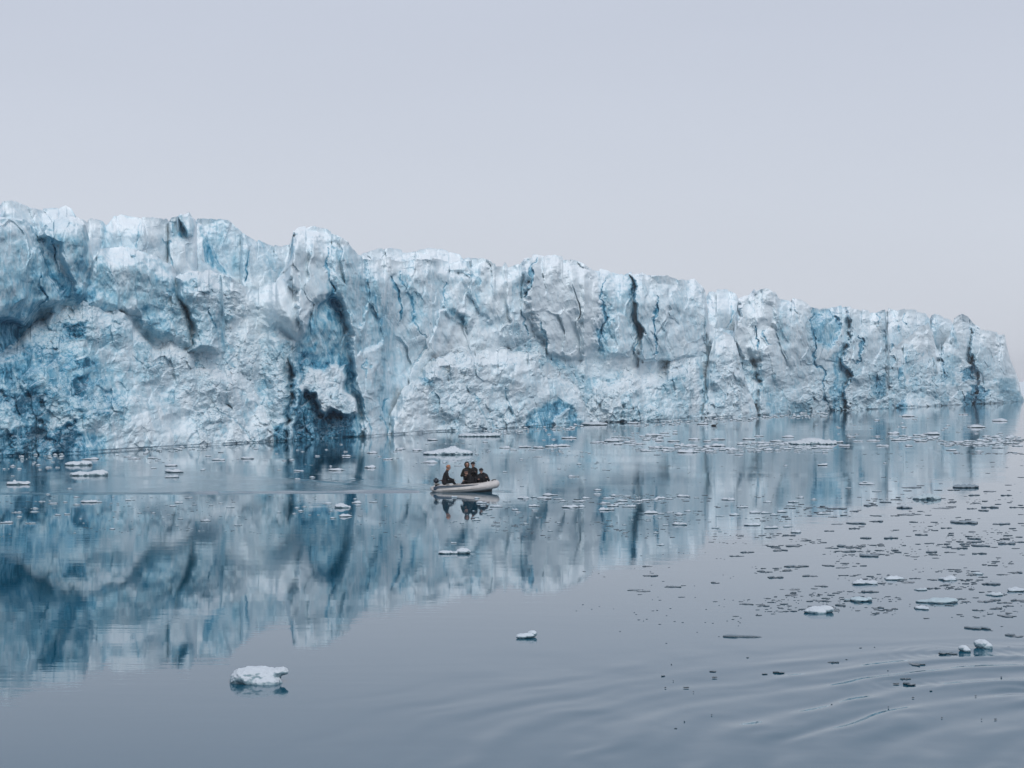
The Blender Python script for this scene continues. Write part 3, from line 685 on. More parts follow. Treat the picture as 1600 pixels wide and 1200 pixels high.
def build_glacier():
    rx, ry = on_water(560, 684)
    root = link('glacier', None); root.location = (rx, ry, 0)
    tag(root, 'long blue-white calving glacier front rising sheer out of the fjord behind the boat', 'glacier')
    off = np.array([rx, ry, 0])
    def emit(name, data, cuts, labels={}):
        xs, V, blue, dirt, rub = data
        nr, nc = V.shape[:2]
        for j in range(len(cuts) - 1):
            c0 = int(np.searchsorted(xs, cuts[j])); c1 = min(nc - 1, int(np.searchsorted(xs, cuts[j + 1])))
            if c1 <= c0: continue
            w = c1 - c0 + 1
            i = np.arange(nr - 1)[:, None] * w + np.arange(w - 1)[None, :]
            q = np.stack([i, i + 1, i + w + 1, i + w], -1).reshape(-1, 4)
            me = mesh_np(name, V[:, c0:c1 + 1].reshape(-1, 3) - off, q, None, False)
            attr(me, 'blue', blue[:, c0:c1 + 1].ravel()); attr(me, 'dirt', dirt[:, c0:c1 + 1].ravel()); attr(me, 'rubble', rub[:, c0:c1 + 1].ravel())
            o = link(name, me, root, M_ICE)
            if j in labels: o['label'] = labels[j]
    wl = lambda xs: np.interp(xs, *zip(*WATERLINE))
    below = lambda xs: 9.0 * 0.057 * F / depth_at(wl(xs))
    # the wall itself
    xs = np.concatenate([np.arange(-300, -6, 2.5), np.arange(-6, 1600.1, 1.0)])
    cover = np.zeros_like(xs)
    for i in range(5):
        a, b_ = APRONS[i][0][0][0], APRONS[i][0][-1][0]
        cover = np.maximum(cover, smooth(a - 4, a + 30, xs) * smooth(b_ + 4, b_ - 30, xs) * (1 if i != 4 else 0.5))
    emit('ice_cliff', sheet('m', xs, front_crest(xs), wl(xs) + below(xs), 62 * cover, 0.15, None, 60, 26, 90.0),
         [-301, 135, 272, 455, 610, 812, 942, 1106, 1268, 1384, 1482, 1700],
         {0: 'dark blue undercut buttress at the high end of the ice front', 3: 'tall fluted ice tower with a deep blue cave at its foot', 5: 'smooth white rounded ice dome split by one blue crevasse'})
    # slumped heaps in front of it
    for i, (line, push) in enumerate(APRONS):
        x0, x1 = line[0][0], line[-1][0]
        xs = np.arange(x0, x1 + 0.1, 1.0)
        bt = wl(xs) + below(xs) if i != 5 else np.full_like(xs, 590.0)
        base = np.full_like(xs, 0.0 if i != 5 else 10.0)
        emit('ice_apron', sheet('a%d' % i, xs, apron_crest(i, xs), bt, base - push * 0.5, 0.20, 0.9, 70, 12, 9.0, 40), [x0 - 1, x1 + 5])
    # seracs standing further back
    for n, (x0, x1) in enumerate(BACK):
        xs = np.arange(float(x0), x1 + 0.1, 1.0)
        cr = np.interp(xs, *zip(*CREST)); fc = front_crest(xs)
        ed = np.minimum(smooth(x0 - 1, x0 + 7, xs), smooth(x1 + 1, x1 - 7, xs))
        cr = cr + (1 - ed) * 9
        emit('serac', sheet('b%d' % n if False else 'b', xs, cr, fc + 42, np.full_like(xs, 215.0 + 26 * (n % 2)), 0.14, 0.12, 60, 14, 40.0, 9), [x0 - 1, x1 + 5])
    return root

build_glacier()

def build_far_shore():
    """low ice shore across the fjord, just seen past the end of the front"""
    n = 260
    xs = np.linspace(360, 1900, n); rows = np.linspace(0, 1, 26)
    base = 1700 + 160 * np.sin(xs / 300)
    top = 9 + 5 * fbm(xs / 120, xs * 0, 4, 81) + 8 * smooth(900, 2200, xs)
    Z = rows[:, None] ** 0.8 * top[None, :] - 1.0
    Yv = base[None, :] + rows[:, None] * 60 + 12 * fbm(np.repeat(xs[None] / 25, 26, 0), np.repeat(rows[:, None] * 3, n, 1), 3, 82)
    X = np.repeat(xs[None], 26, 0)
    i = np.arange(25)[:, None] * n + np.arange(n - 1)[None, :]
    q = np.stack([i, i + 1, i + n + 1, i + n], -1).reshape(-1, 4)
    me = mesh_np('far_ice_shore', np.stack([X, Yv, Z], -1).reshape(-1, 3), q)
    attr(me, 'blue', np.full(n * 26, 0.1)); attr(me, 'dirt', np.full(n * 26, 0.1)); attr(me, 'rubble', np.full(n * 26, 0.4))
    tag(link('far_hills', me, mat=M_ICE), kind='structure')

build_far_shore()

# ------------------------------------------------------------------ the inflatable boat
def sweep(path, radii, nseg=16, closed_ends=True, frame_up=Vector((0, 0, 1))):
    """tube round a polyline; returns verts, quads, tris"""
    V, Q, T = [], [], []
    n = len(path)
    for i in range(n):
        a = Vector(path[max(i - 1, 0)]); b = Vector(path[min(i + 1, n - 1)])
        t = (b - a).normalized()
        side = t.cross(frame_up)
        side = side.normalized() if side.length > 1e-5 else Vector((1, 0, 0))
        up = side.cross(t)
        r = radii[i] if hasattr(radii, '__len__') else radii
        for k in range(nseg):
            th = 2 * math.pi * k / nseg
            V.append(Vector(path[i]) + (side * math.cos(th) + up * math.sin(th)) * r)
    for i in range(n - 1):
        for k in range(nseg):
            k2 = (k + 1) % nseg
            Q.append((i * nseg + k, i * nseg + k2, (i + 1) * nseg + k2, (i + 1) * nseg + k))
    if closed_ends:
        for base, p, flip in ((0, path[0], True), ((n - 1) * nseg, path[-1], False)):
            V.append(Vector(p)); c = len(V) - 1
            for k in range(nseg):
                k2 = (k + 1) % nseg
                T.append((base + k, base + k2, c) if not flip else (base + k2, base + k, c))
    return V, Q, T

class MB:
    def __init__(self): self.V, self.Q, self.T = [], [], []
    def add(self, V, Q=(), T=()):
        o = len(self.V); self.V += [tuple(v) for v in V]
        self.Q += [tuple(i + o for i in q) for q in Q]; self.T += [tuple(i + o for i in t) for t in T]
        return self
    def tube(self, path, r, nseg=10): return self.add(*sweep(path, r, nseg))
    def box(self, c, s, bev=0.0):
        bm = bmesh.new(); bmesh.ops.create_cube(bm, size=1.0, matrix=Matrix.Translation(c) @ Matrix.Diagonal((*s, 1)))
        if bev: bmesh.ops.bevel(bm, geom=bm.edges[:], offset=bev, segments=3, affect='EDGES')
        bm.verts.ensure_lookup_table(); bm.verts.index_update()
        V = [v.co.copy() for v in bm.verts]; Q, T = [], []
        for f in bm.faces:
            ix = [v.index for v in f.verts]
            if len(ix) == 4: Q.append(ix)
            else:
                for k in range(1, len(ix) - 1): T.append((ix[0], ix[k], ix[k + 1]))
        bm.free()
        return self.add(V, Q, T)
    def ball(self, c, r, s=(1, 1, 1), sub=2):
        bm = bmesh.new(); bmesh.ops.create_icosphere(bm, subdivisions=sub, radius=1.0)
        bm.verts.ensure_lookup_table(); bm.verts.index_update()
        V = [Vector(c) + Vector((v.co.x * s[0], v.co.y * s[1], v.co.z * s[2])) * r for v in bm.verts]
        T = [[v.index for v in f.verts] for f in bm.faces]; bm.free()
        return self.add(V, (), T)
    def build(self, name, mat, parent=None, smooth_shade=True):
        return link(name, mesh_np(name, self.V, self.Q, self.T, smooth_shade), parent, mat)

M_PVC = simple_mat('pale_grey_hypalon', (0.52, 0.50, 0.49), 0.45, 0.12, 4)
M_NAVY = simple_mat('navy_strake', (0.015, 0.035, 0.06), 0.4, 0.3, 8)
M_BLACK = simple_mat('black_rubber', (0.015, 0.016, 0.018), 0.5, 0.3, 12)
M_FLOOR = simple_mat('wet_floor_boards', (0.16, 0.16, 0.16), 0.5, 0.3, 7)
M_MOTOR = simple_mat('motor_cowl_paint', (0.02, 0.03, 0.045), 0.25, 0.2, 6)
M_ROPE = simple_mat('grey_rope', (0.35, 0.34, 0.32), 0.8, 0.3, 40)

def build_boat():
    root = link('inflatable_boat', None)
    root.location = (BOAT_X, BOAT_Y, 0.0)
    root.rotation_euler = (0, math.radians(-2.2), BOAT_YAW)
    tag(root, 'pale grey inflatable motorboat with a navy side stripe carrying five people', 'boat')
    # centre line of one side tube, stern cone to bow
    def side(sg, n=30):
        P, R = [], []
        for i in range(n):
            t = i / (n - 1)
            x = -1.80 + 3.38 * t
            y = 0.58 if x < 0.35 else 0.58 * math.sqrt(max(0.0, 1 - ((x - 0.35) / 1.25) ** 2))
            z = 0.20 + 0.13 * max(0.0, (x + 0.3) / 1.9) ** 1.8
            r = 0.21
            if x < -1.35: r = 0.05 + 0.16 * math.sin((x + 1.80) / 0.45 * math.pi / 2)
            P.append((x, sg * y, z)); R.append(r)
        return P, R
    Ps, Rs = side(-1); Pp, Rp = side(1)
    path = Ps + [(1.60, 0.0, 0.335)] + Pp[::-1]
    rad = Rs + [0.21] + Rp[::-1]
    tube = MB().tube(path, rad, 20).build('pontoon_tube', M_PVC, root)
    # stripe on the outside of each tube: wide navy wedge aft, thin line forward
    for sg, P in ((-1, Ps), (1, Pp)):
        V, Q = [], []
        n = 0
        for i, (x, y, z) in enumerate(P):
            if x < -1.74 or x > 0.75: continue
            r = Rs[i] + 0.006
            wd = 44 * (1 - max(0, (x + 1.1) / 1.9)) + 5
            if x < -1.5: wd = 95
            for k in range(5):
                a = math.radians(38 + (k / 4 - 0.5) * 2 * wd * 0.5)
                V.append((x, y + sg * math.cos(a) * r, z + math.sin(a) * r))
            n += 1
        for i in range(n - 1):
            for k in range(4):
                Q.append((i * 5 + k, i * 5 + k + 1, (i + 1) * 5 + k + 1, (i + 1) * 5 + k))
        MB().add(V, Q).build('side_stripe', M_NAVY, tube)
    for sg, P in ((-1, Ps), (1, Pp)):
        MB().tube([(x, y + sg * 0.212 * (1 if x < 0.4 else 0.9), z - 0.05) for x, y, z in P[5:-3]], 0.022, 8).build('rub_strake', M_ROPE, tube)
        MB().tube([(x, y + sg * 0.11, z + 0.19 - 0.012 * math.cos(i * 2.1)) for i, (x, y, z) in enumerate(P[6:-5])], 0.012, 6).build('grab_rope', M_ROPE, tube)
    hd = MB().tube([(1.52 + 0.10 * math.cos(a), 0.10 * math.sin(a) - 0.12, 0.56) for a in np.linspace(0, 2 * math.pi, 13)], 0.016, 6)
    hd.build('bow_handle', M_BLACK, tube)
    MB().ball((1.40, -0.32, 0.51), 0.055, (1.4, 1, 0.6)).build('bow_ring', M_BLACK, tube)
    # hull, floor, transom, thwart
    V, Q = [], []
    for i in range(12):
        x = -1.35 + 2.75 * i / 11
        hw = 0.50 if x < 0.35 else 0.50 * math.sqrt(max(0.02, 1 - ((x - 0.35) / 1.2) ** 2))
        lift = 0.13 * max(0.0, (x + 0.3) / 1.9) ** 1.8
        for y, z in ((-hw, 0.10), (-hw * 0.5, -0.06), (0, -0.13), (hw * 0.5, -0.06), (hw, 0.10)):
            V.append((x, y, z + lift))
    for i in range(11):
        for k in range(4): Q.append((i * 5 + k, (i + 1) * 5 + k, (i + 1) * 5 + k + 1, i * 5 + k + 1))
    MB().add(V, Q).build('hull', M_PVC, root)
    MB().box((-0.2, 0, 0.115), (2.2, 0.86, 0.03), 0.008).build('floor_board', M_FLOOR, root)
    MB().box((-1.36, 0, 0.25), (0.05, 0.86, 0.46), 0.012).build('transom', M_FLOOR, root)
    MB().box((-0.95, 0, 0.40), (0.26, 0.92, 0.035), 0.01).build('thwart', M_FLOOR, root)
    MB().box((0.45, 0.12, 0.36), (0.28, 0.84, 0.035), 0.01).build('thwart', M_FLOOR, root)
    # outboard motor
    mt = MB().box((-1.50, 0.0, 0.62), (0.26, 0.24, 0.30), 0.07).build('outboard_motor', M_MOTOR, root)
    MB().box((-1.50, 0, 0.20), (0.13, 0.09, 0.62), 0.03).build('motor_leg', M_MOTOR, mt)
    MB().box((-1.50, 0, 0.455), (0.29, 0.26, 0.035), 0.012).build('cowl_band', M_ROPE, mt)
    MB().box((-1.40, 0, 0.36), (0.08, 0.22, 0.16), 0.02).build('clamp_bracket', M_BLACK, mt)
    MB().tube([(-1.40, -0.03, 0.60), (-1.15, -0.08, 0.66), (-0.92, -0.12, 0.69)], [0.022, 0.02, 0.024], 8).build('tiller', M_BLACK, mt)
    return root

boat = build_boat()
BM = Matrix.Translation((BOAT_X, BOAT_Y, 0)) @ Matrix.Rotation(BOAT_YAW, 4, 'Z') @ Matrix.Rotation(math.radians(-2.2), 4, 'Y')

# ------------------------------------------------------------------ the people in it
M_SKIN = simple_mat('skin', (0.33, 0.19, 0.145), 0.5, 0.08, 10)
M_EYE = simple_mat('eye_dark', (0.02, 0.015, 0.012), 0.3, 0.1, 10)
M_LIPS = simple_mat('lips', (0.34, 0.15, 0.12), 0.45, 0.05, 10)
M_JKT = [simple_mat('jacket_charcoal', (0.010, 0.010, 0.014), 0.9, 0.35, 9), simple_mat('jacket_black', (0.006, 0.006, 0.008), 0.9, 0.35, 9), simple_mat('jacket_olive_black', (0.009, 0.011, 0.008), 0.95, 0.5, 14)]
M_TRS = simple_mat('trousers_black', (0.007, 0.008, 0.012), 0.9, 0.3, 9)
M_BOOT = simple_mat('boot_rubber', (0.02, 0.02, 0.02), 0.5, 0.2, 9)
M_GING = simple_mat('ginger_hair', (0.36, 0.16, 0.085), 0.7, 0.3, 30)
M_DARKH = simple_mat('knit_black', (0.012, 0.013, 0.018), 0.9, 0.4, 50)
M_FUR = simple_mat('hood_fur', (0.03, 0.032, 0.026), 0.95, 0.6, 60)
M_VEST = simple_mat('dark_red_vest', (0.10, 0.022, 0.02), 0.7, 0.25, 12)
M_GLOVE = simple_mat('pale_glove', (0.45, 0.43, 0.42), 0.8, 0.2, 20)
M_CAM = simple_mat('camera_body', (0.015, 0.015, 0.016), 0.35, 0.2, 20)

def bend(a, b, l1, l2, pole):
    """joint between a and b for two bones l1, l2, bending towards pole"""
    a, b, pole = Vector(a), Vector(b), Vector(pole)
    d = b - a; L = min(d.length, (l1 + l2) * 0.995)
    u = d.normalized()
    x = (l1 * l1 - l2 * l2 + L * L) / (2 * L)
    h = math.sqrt(max(0.0, l1 * l1 - x * x))
    p = (pole - u * pole.dot(u)); p = p.normalized() if p.length > 1e-4 else Vector((0, 0, 1))
    return a + u * x + p * h, a + u * L

def person(label, pelvis, chest, head, face, hands, feet, knee_pole, jacket, skin_hands=True, voxel=0.009):
    """all points in boat space; face = direction the head looks; hands/feet = (right, left)"""
    pelvis, chest, head = Vector(pelvis), Vector(chest), Vector(head)
    face = Vector(face).normalized()
    caps = []                                     # (a, b, ra, rb, material index)  0 jacket 1 trousers 2 skin 3 boot 4 eye 5 lips
    def cap(a, b, ra, rb, m): caps.append((Vector(a), Vector(b), ra, rb, m))
    fwd = Vector((face.x, face.y, 0)).normalized()
    tf = Vector(knee_pole[0]) if False else fwd
    upv = (chest - pelvis).normalized()
    right = fwd.cross(Vector((0, 0, 1))).normalized()
    # torso
    for s in (-1, 1):
        cap(pelvis + right * 0.075 * s, pelvis.lerp(chest, 0.5) + right * 0.085 * s, 0.145, 0.15, 0)
        cap(pelvis.lerp(chest, 0.5) + right * 0.07 * s, chest + right * 0.105 * s, 0.15, 0.135, 0)
        cap(pelvis + right * 0.08 * s - upv * 0.03, pelvis + right * 0.09 * s, 0.12, 0.125, 1)
    neck0 = chest + upv * 0.11
    neck1 = head - Vector((0, 0, 0.085)) - fwd * 0.02
    for s in (-1, 1): cap(neck0 + right * 0.17 * s - upv * 0.03, neck0 + right * 0.04 * s + upv * 0.05, 0.085, 0.075, 0)
    cap(neck0, neck1, 0.062, 0.056, 2)
    cap(neck0, neck0.lerp(neck1, 0.5), 0.080, 0.072, 0)          # collar
    # head: skull, jaw, nose, ears, eyes, mouth
    hup = Vector((0, 0, 1)); hr = face.cross(hup).normalized(); hup = hr.cross(face)
    cap(head + hup * 0.03 - face * 0.03, head + hup * 0.035 + face * 0.012, 0.088, 0.084, 2)
    cap(head + face * 0.012, head - hup * 0.075 + face * 0.040, 0.074, 0.046, 2)
    cap(head + face * 0.088 + hup * 0.012, head + face * 0.112 - hup * 0.028, 0.010, 0.017, 2)
    for s in (-1, 1):
        cap(head + hr * 0.082 * s + hup * 0.012, head + hr * 0.085 * s - hup * 0.028, 0.016, 0.011, 2)
        cap(head + face * 0.078 + hr * 0.032 * s + hup * 0.012, head + face * 0.079 + hr * 0.034 * s + hup * 0.012, 0.0135, 0.0135, 4)
    cap(head + face * 0.080 - hr * 0.02 - hup * 0.062, head + face * 0.080 + hr * 0.02 - hup * 0.062, 0.010, 0.010, 5)
    # arms and hands
    for s, hd in zip((1, -1), hands):
        sh = neck0 + right * 0.195 * s - upv * 0.055
        elb, wr = bend(sh, hd, 0.29, 0.26, Vector((0, 0, -1)) - fwd * 0.3 + right * 0.5 * s)
        cap(sh, elb, 0.086, 0.068, 0); cap(elb, wr, 0.066, 0.048, 0)
        d = (wr - elb).normalized(); hs = d.cross(Vector((0, 0, 1)))
        hs = hs.normalized() if hs.length > 0.1 else right
        pn = hs.cross(d)
        cap(wr - d * 0.01, wr + d * 0.03, 0.030, 0.032, 2)
        for k in range(4):
            o = hs * (k - 1.5) * 0.021
            base = wr + d * 0.075 + o
            cap(wr + d * 0.02 + o * 0.6, base, 0.017, 0.012, 2)
            ln = (0.030, 0.038, 0.035, 0.026)[k]
            j = base + d * ln - pn * 0.008; cap(base, j, 0.0105, 0.0098, 2)
            cap(j, j + d * ln * 0.55 - pn * ln * 0.7, 0.0098, 0.0085, 2)
        th = wr + d * 0.03 + hs * 0.030 * s
        t1 = th + d * 0.028 + hs * 0.022 * s; cap(th, t1, 0.014, 0.0115, 2); cap(t1, t1 + d * 0.028, 0.0115, 0.0095, 2)
    # legs
    for s, ft, kp in zip((1, -1), feet, knee_pole):
        hip = pelvis + right * 0.09 * s
        kn, an = bend(hip, ft, 0.43, 0.42, kp)
        cap(hip, kn, 0.105, 0.08, 1); cap(kn, an, 0.076, 0.055, 1)
        fd = Vector((kn.x - hip.x, kn.y - hip.y, 0)); fd = fd.normalized() if fd.length > 0.05 else fwd
        cap(an - fd * 0.03 - Vector((0, 0, 0.02)), an + fd * 0.16 - Vector((0, 0, 0.03)), 0.046, 0.038, 3)
        cap(an + Vector((0, 0, 0.14)), an, 0.058, 0.05, 3)
    mb = MB()
    for a, b, ra, rb, m in caps:
        d = b - a
        n = max(2, int(d.length / 0.03))
        ax = d.normalized() if d.length > 1e-6 else Vector((0, 0, 1))
        path, rad = [], []
        for q in (-0.95, -0.7, -0.35): path.append(a + ax * ra * q); rad.append(ra * math.sqrt(1 - q * q))
        for i in range(n + 1): path.append(a.lerp(b, i / n)); rad.append(ra + (rb - ra) * i / n)
        for q in (0.35, 0.7, 0.95): path.append(b + ax * rb * q); rad.append(rb * math.sqrt(1 - q * q))
        ref = Vector((0.3, 0.9, 0.2)) if abs(ax.z) > 0.9 else Vector((0, 0, 1))
        mb.add(*sweep(path, rad, 10, True, ref))
    me0 = mesh_np('person_raw', mb.V, mb.Q, mb.T)
    tmp = link('person_raw', me0)
    md = tmp.modifiers.new('r', 'REMESH'); md.mode = 'VOXEL'; md.voxel_size = voxel
    ms = tmp.modifiers.new('s', 'SMOOTH'); ms.factor = 0.4; ms.iterations = 2
    me = bpy.data.meshes.new_from_object(tmp.evaluated_get(bpy.context.evaluated_depsgraph_get()))
    bpy.data.objects.remove(tmp); bpy.data.meshes.remove(me0)
    me.name = 'person'
    for m in (jacket, M_TRS, M_SKIN, M_BOOT, M_EYE, M_LIPS): me.materials.append(m)
    n = len(me.polygons); ctr = np.zeros(n * 3); me.polygons.foreach_get('center', ctr); ctr = ctr.reshape(-1, 3)
    best = np.full(n, 1e9); mi = np.zeros(n, np.int32)
    for a, b, ra, rb, m in caps:
        a_, d_ = np.array(a), np.array(b - a)
        L2 = max(1e-9, d_ @ d_)
        t = np.clip(((ctr - a_) @ d_) / L2, 0, 1)
        dist = np.linalg.norm(ctr - a_ - t[:, None] * d_, axis=1) - (ra + (rb - ra) * t) - (0.004 if m in (4, 5) else 0)
        u = dist < best
        best = np.where(u, dist, best); mi = np.where(u, m, mi)
    me.polygons.foreach_set('material_index', mi)
    me.polygons.foreach_set('use_smooth', np.ones(n, bool))
    base = Vector((pelvis.x, pelvis.y, pelvis.z - 0.12))
    me.transform(Matrix.Translation(-base))
    o = link('person', me)
    o.matrix_world = BM @ Matrix.Translation(base)
    tag(o, label, 'person', 'people in the boat')
    return o, head - base, face, hr, hup, right, base

def shell(name, mat, parent, c, face, hr, hup, r, cut, sub=4, bulge=1.0, back=0.0):
    """cap of hair / cloth over the skull; cut(v) keeps a vertex, v in head axes (right, face, up)"""
    bm = bmesh.new(); bmesh.ops.create_icosphere(bm, subdivisions=sub, radius=1.0)
    for v in list(bm.verts):
        if not cut(v.co): bm.verts.remove(v)
    bm.verts.ensure_lookup_table(); bm.verts.index_update()
    rnd = random.Random(5)
    V = []
    for v in bm.verts:
        k = 1 + rnd.uniform(-0.03, 0.03) * bulge
        V.append(Vector(c) + (hr * v.co.x * r[0] + face * (v.co.y * r[1] - back) + hup * v.co.z * r[2]) * k)
    T = [[v.index for v in f.verts] for f in bm.faces]; bm.free()
    o = MB().add(V, (), T).build(name, mat, parent)
    so = o.modifiers.new('thick', 'SOLIDIFY'); so.thickness = 0.012; so.offset = 1
    return o

# helmsman at the stern, ginger hair, looking ahead
o, h, f, r_, u_, rt, bs = person('person with ginger hair and charcoal jacket steering beside the outboard motor', (-1.08, -0.28, 0.55), (-0.98, -0.28, 0.95), (-0.83, -0.30, 1.30), (1, -0.10, -0.10),
                 ((-0.62, -0.52, 0.66), (-0.98, -0.05, 0.68)), ((-0.40, -0.38, 0.24), (-0.40, -0.12, 0.24)), ((0.4, 0, 1), (0.4, 0, 1)), M_JKT[0])
shell('hair', M_GING, o, h + u_ * 0.03, f, r_, u_, (0.103, 0.115, 0.105), lambda v: (v.y < 0.15 and v.z > -0.55) or (v.y < 0.75 and v.z > 0.35), back=0.014)
MB().ball(h - u_ * 0.12 - f * 0.085, 0.06, (0.8, 1.0, 1.3)).build('hair', M_GING, o)
MB().box((0.00, 0.0, 0.20), (0.30, 0.42, 0.26), 0.09).build('life_vest', M_VEST, o)
# crouching, turned back towards the helmsman
o, h, f, r_, u_, rt, bs = person('person in black crouching low amidships turned towards the one steering', (0.36, -0.22, 0.34), (0.24, -0.24, 0.72), (0.07, -0.26, 1.02), (-1, -0.25, -0.15),
                 ((-0.02, -0.10, 0.55), (-0.02, -0.40, 0.58)), ((-0.30, -0.05, 0.22), (-0.28, -0.34, 0.22)), ((-0.3, 0, 1), (-0.3, 0, 1)), M_JKT[1])
shell('hat', M_DARKH, o, h + u_ * 0.035, f, r_, u_, (0.104, 0.115, 0.108), lambda v: v.z > 0.02 - 0.25 * v.y * -1)
# fur-trimmed hood, sitting on the far tube
o, h, f, r_, u_, rt, bs = person('person in a dark fur-trimmed hood sitting high on the far tube', (0.16, 0.50, 0.62), (0.17, 0.46, 1.02), (0.17, 0.42, 1.36), (0.35, -1, -0.05),
                 ((0.02, 0.18, 0.82), (0.36, 0.18, 0.84)), ((0.05, 0.02, 0.22), (0.30, 0.05, 0.22)), ((0, -0.6, 1), (0, -0.6, 1)), M_JKT[2])
shell('hood', M_FUR, o, h + u_ * 0.015, f, r_, u_, (0.125, 0.135, 0.150), lambda v: v.y < 0.45, bulge=2.2, back=0.015)
# black cap, holding a camera
o, h, f, r_, u_, rt, bs = person('person in black cap and jacket holding a camera at chest height', (0.52, 0.36, 0.60), (0.51, 0.30, 1.02), (0.47, 0.25, 1.37), (0.8, -0.75, -0.12),
                 ((0.42, -0.02, 0.98), (0.56, 0.00, 0.98)), ((0.42, -0.10, 0.22), (0.66, -0.04, 0.22)), ((0.1, -0.7, 1), (0.3, -0.7, 1)), M_JKT[1])
shell('hat', M_DARKH, o, h + u_ * 0.035, f, r_, u_, (0.106, 0.117, 0.112), lambda v: v.z > 0.05 - 0.35 * max(0, -v.y))
o2 = MB().box((0, 0, 0), (0.13, 0.05, 0.08), 0.012).build('camera', M_CAM)
cb = BM @ Matrix.Translation((0.49, -0.13, 1.02)); o2.matrix_world = cb
tag(o2, 'small black camera held in the hands of the person in black cap', 'camera')
MB().tube([(0, -0.02, 0), (0, -0.09, 0)], [0.032, 0.030], 14).build('lens', M_CAM, o2)
# in the bow, facing the viewer
o, h, f, r_, u_, rt, bs = person('person in black knit hat and dark jacket sitting in the bow', (0.94, -0.05, 0.42), (0.93, -0.10, 0.74), (0.86, -0.16, 1.03), (-0.25, -1, -0.08),
                 ((0.68, -0.42, 0.62), (1.12, -0.42, 0.68)), ((0.55, -0.22, 0.26), (0.75, -0.26, 0.30)), ((-0.6, -0.3, 1), (-0.2, -0.5, 1)), M_JKT[0])
shell('hat', M_DARKH, o, h + u_ * 0.04, f, r_, u_, (0.106, 0.117, 0.118), lambda v: v.z > 0.0 - 0.2 * max(0, -v.y))

# ------------------------------------------------------------------ the seabird by the ice
def build_bird():
    x, d = on_water(1115.5, 665.5)
    M_B = simple_mat('wet_black_feathers', (0.012, 0.013, 0.018), 0.45, 0.3, 12)
    M_W = simple_mat('pale_bill', (0.25, 0.20, 0.14), 0.5, 0.2, 20)
    mb = MB()
    mb.tube([(-0.42, 0, 0.10), (-0.32, 0, 0.10), (-0.18, 0, 0.10), (0.0, 0, 0.09), (0.15, 0, 0.10), (0.26, 0, 0.13), (0.32, 0, 0.20), (0.335, 0, 0.28), (0.37, 0, 0.34), (0.42, 0, 0.355), (0.47, 0, 0.34)],
            [0.02, 0.06, 0.11, 0.14, 0.13, 0.09, 0.055, 0.045, 0.05, 0.055, 0.02], 14)
    for s in (-1, 1): mb.ball((-0.08, 0.10 * s, 0.13), 0.07, (3.2, 0.7, 1.0))
    me0 = mesh_np('raw', mb.V, mb.Q, mb.T); tmp = link('raw', me0)
    md = tmp.modifiers.new('r', 'REMESH'); md.mode = 'VOXEL'; md.voxel_size = 0.016
    me = bpy.data.meshes.new_from_object(tmp.evaluated_get(bpy.context.evaluated_depsgraph_get()))
    bpy.data.objects.remove(tmp); bpy.data.meshes.remove(me0)
    me.materials.clear()
    o = link('seabird', me, mat=M_B); o.location = (x, d, -0.02)
    tag(o, 'black seabird swimming on the water close to the ice front', 'bird')
    MB().tube([(0.45, 0, 0.345), (0.53, 0, 0.33), (0.58, 0, 0.32)], [0.022, 0.014, 0.004], 8).build('bill', M_W, o)
    return o
build_bird()

# ------------------------------------------------------------------ drifting ice
def floe_mesh(seed, lumps=0.30, lobes=0.30, under=0.14, flat=False, nseg=26):
    """unit floe: about 1 wide, top at z = 1 (scaled per floe), undercut sides, keel below the water"""
    rg = np.random.default_rng(seed)
    th = np.linspace(0, 2 * math.pi, nseg, endpoint=False)
    out = np.ones(nseg) + 0.12 * lobes * rg.standard_normal(nseg)
    for k in (2, 3, 4, 5, 7): out += lobes * rg.uniform(0.2, 1.0) / k ** 0.7 * np.cos(k * th + rg.uniform(0, 6.28))
    out += rg.uniform(-0.07, 0.07, nseg)
    out = np.clip(out, 0.35, 1.8); out *= 0.5 / out.mean()
    prof = [(0.30, 0.97), (0.55, 0.93), (0.75, 0.84), (0.90, 0.66), (0.985, 0.42), (1.0, 0.25), (1.0 - under * 0.6, 0.10), (1.0 - under, 0.0), (1.0 - under * 1.5, -0.35), (0.55, -0.9)]
    if flat: prof = [(0.35, 1.0), (0.7, 0.97), (0.93, 0.80), (1.0, 0.45), (0.98, 0.0), (0.85, -0.8)]
    a1, a2, a3 = rg.uniform(0, 6.28, 3); sl = rg.uniform(-0.25, 0.25, 2)
    def top(x, y): return 1 + lumps * (math.sin(5.2 * x + a1) * math.cos(6.1 * y + a2) + 0.6 * math.sin(11 * x + a3 + 4 * y)) + sl[0] * 2 * x + sl[1] * 2 * y
    V = [(0, 0, top(0, 0))]
    for rr, z in prof:
        for k in range(nseg):
            x, y = out[k] * rr * math.cos(th[k]), out[k] * rr * math.sin(th[k])
            jit = 1 + rg.uniform(-0.05, 0.05)
            V.append((x * jit, y * jit, z * max(0.25, top(x, y)) if z > 0.05 else z))
    V.append((0, 0, prof[-1][1] * 1.05))
    Q, T = [], []
    for k in range(nseg): T.append((0, 1 + k, 1 + (k + 1) % nseg))
    for i in range(len(prof) - 1):
        for k in range(nseg):
            a, b = 1 + i * nseg + k, 1 + i * nseg + (k + 1) % nseg
            Q.append((a, a + nseg, b + nseg, b))
    L = len(V) - 1; o = 1 + (len(prof) - 1) * nseg
    for k in range(nseg): T.append((o + k, L, o + (k + 1) % nseg))
    return V, Q, T

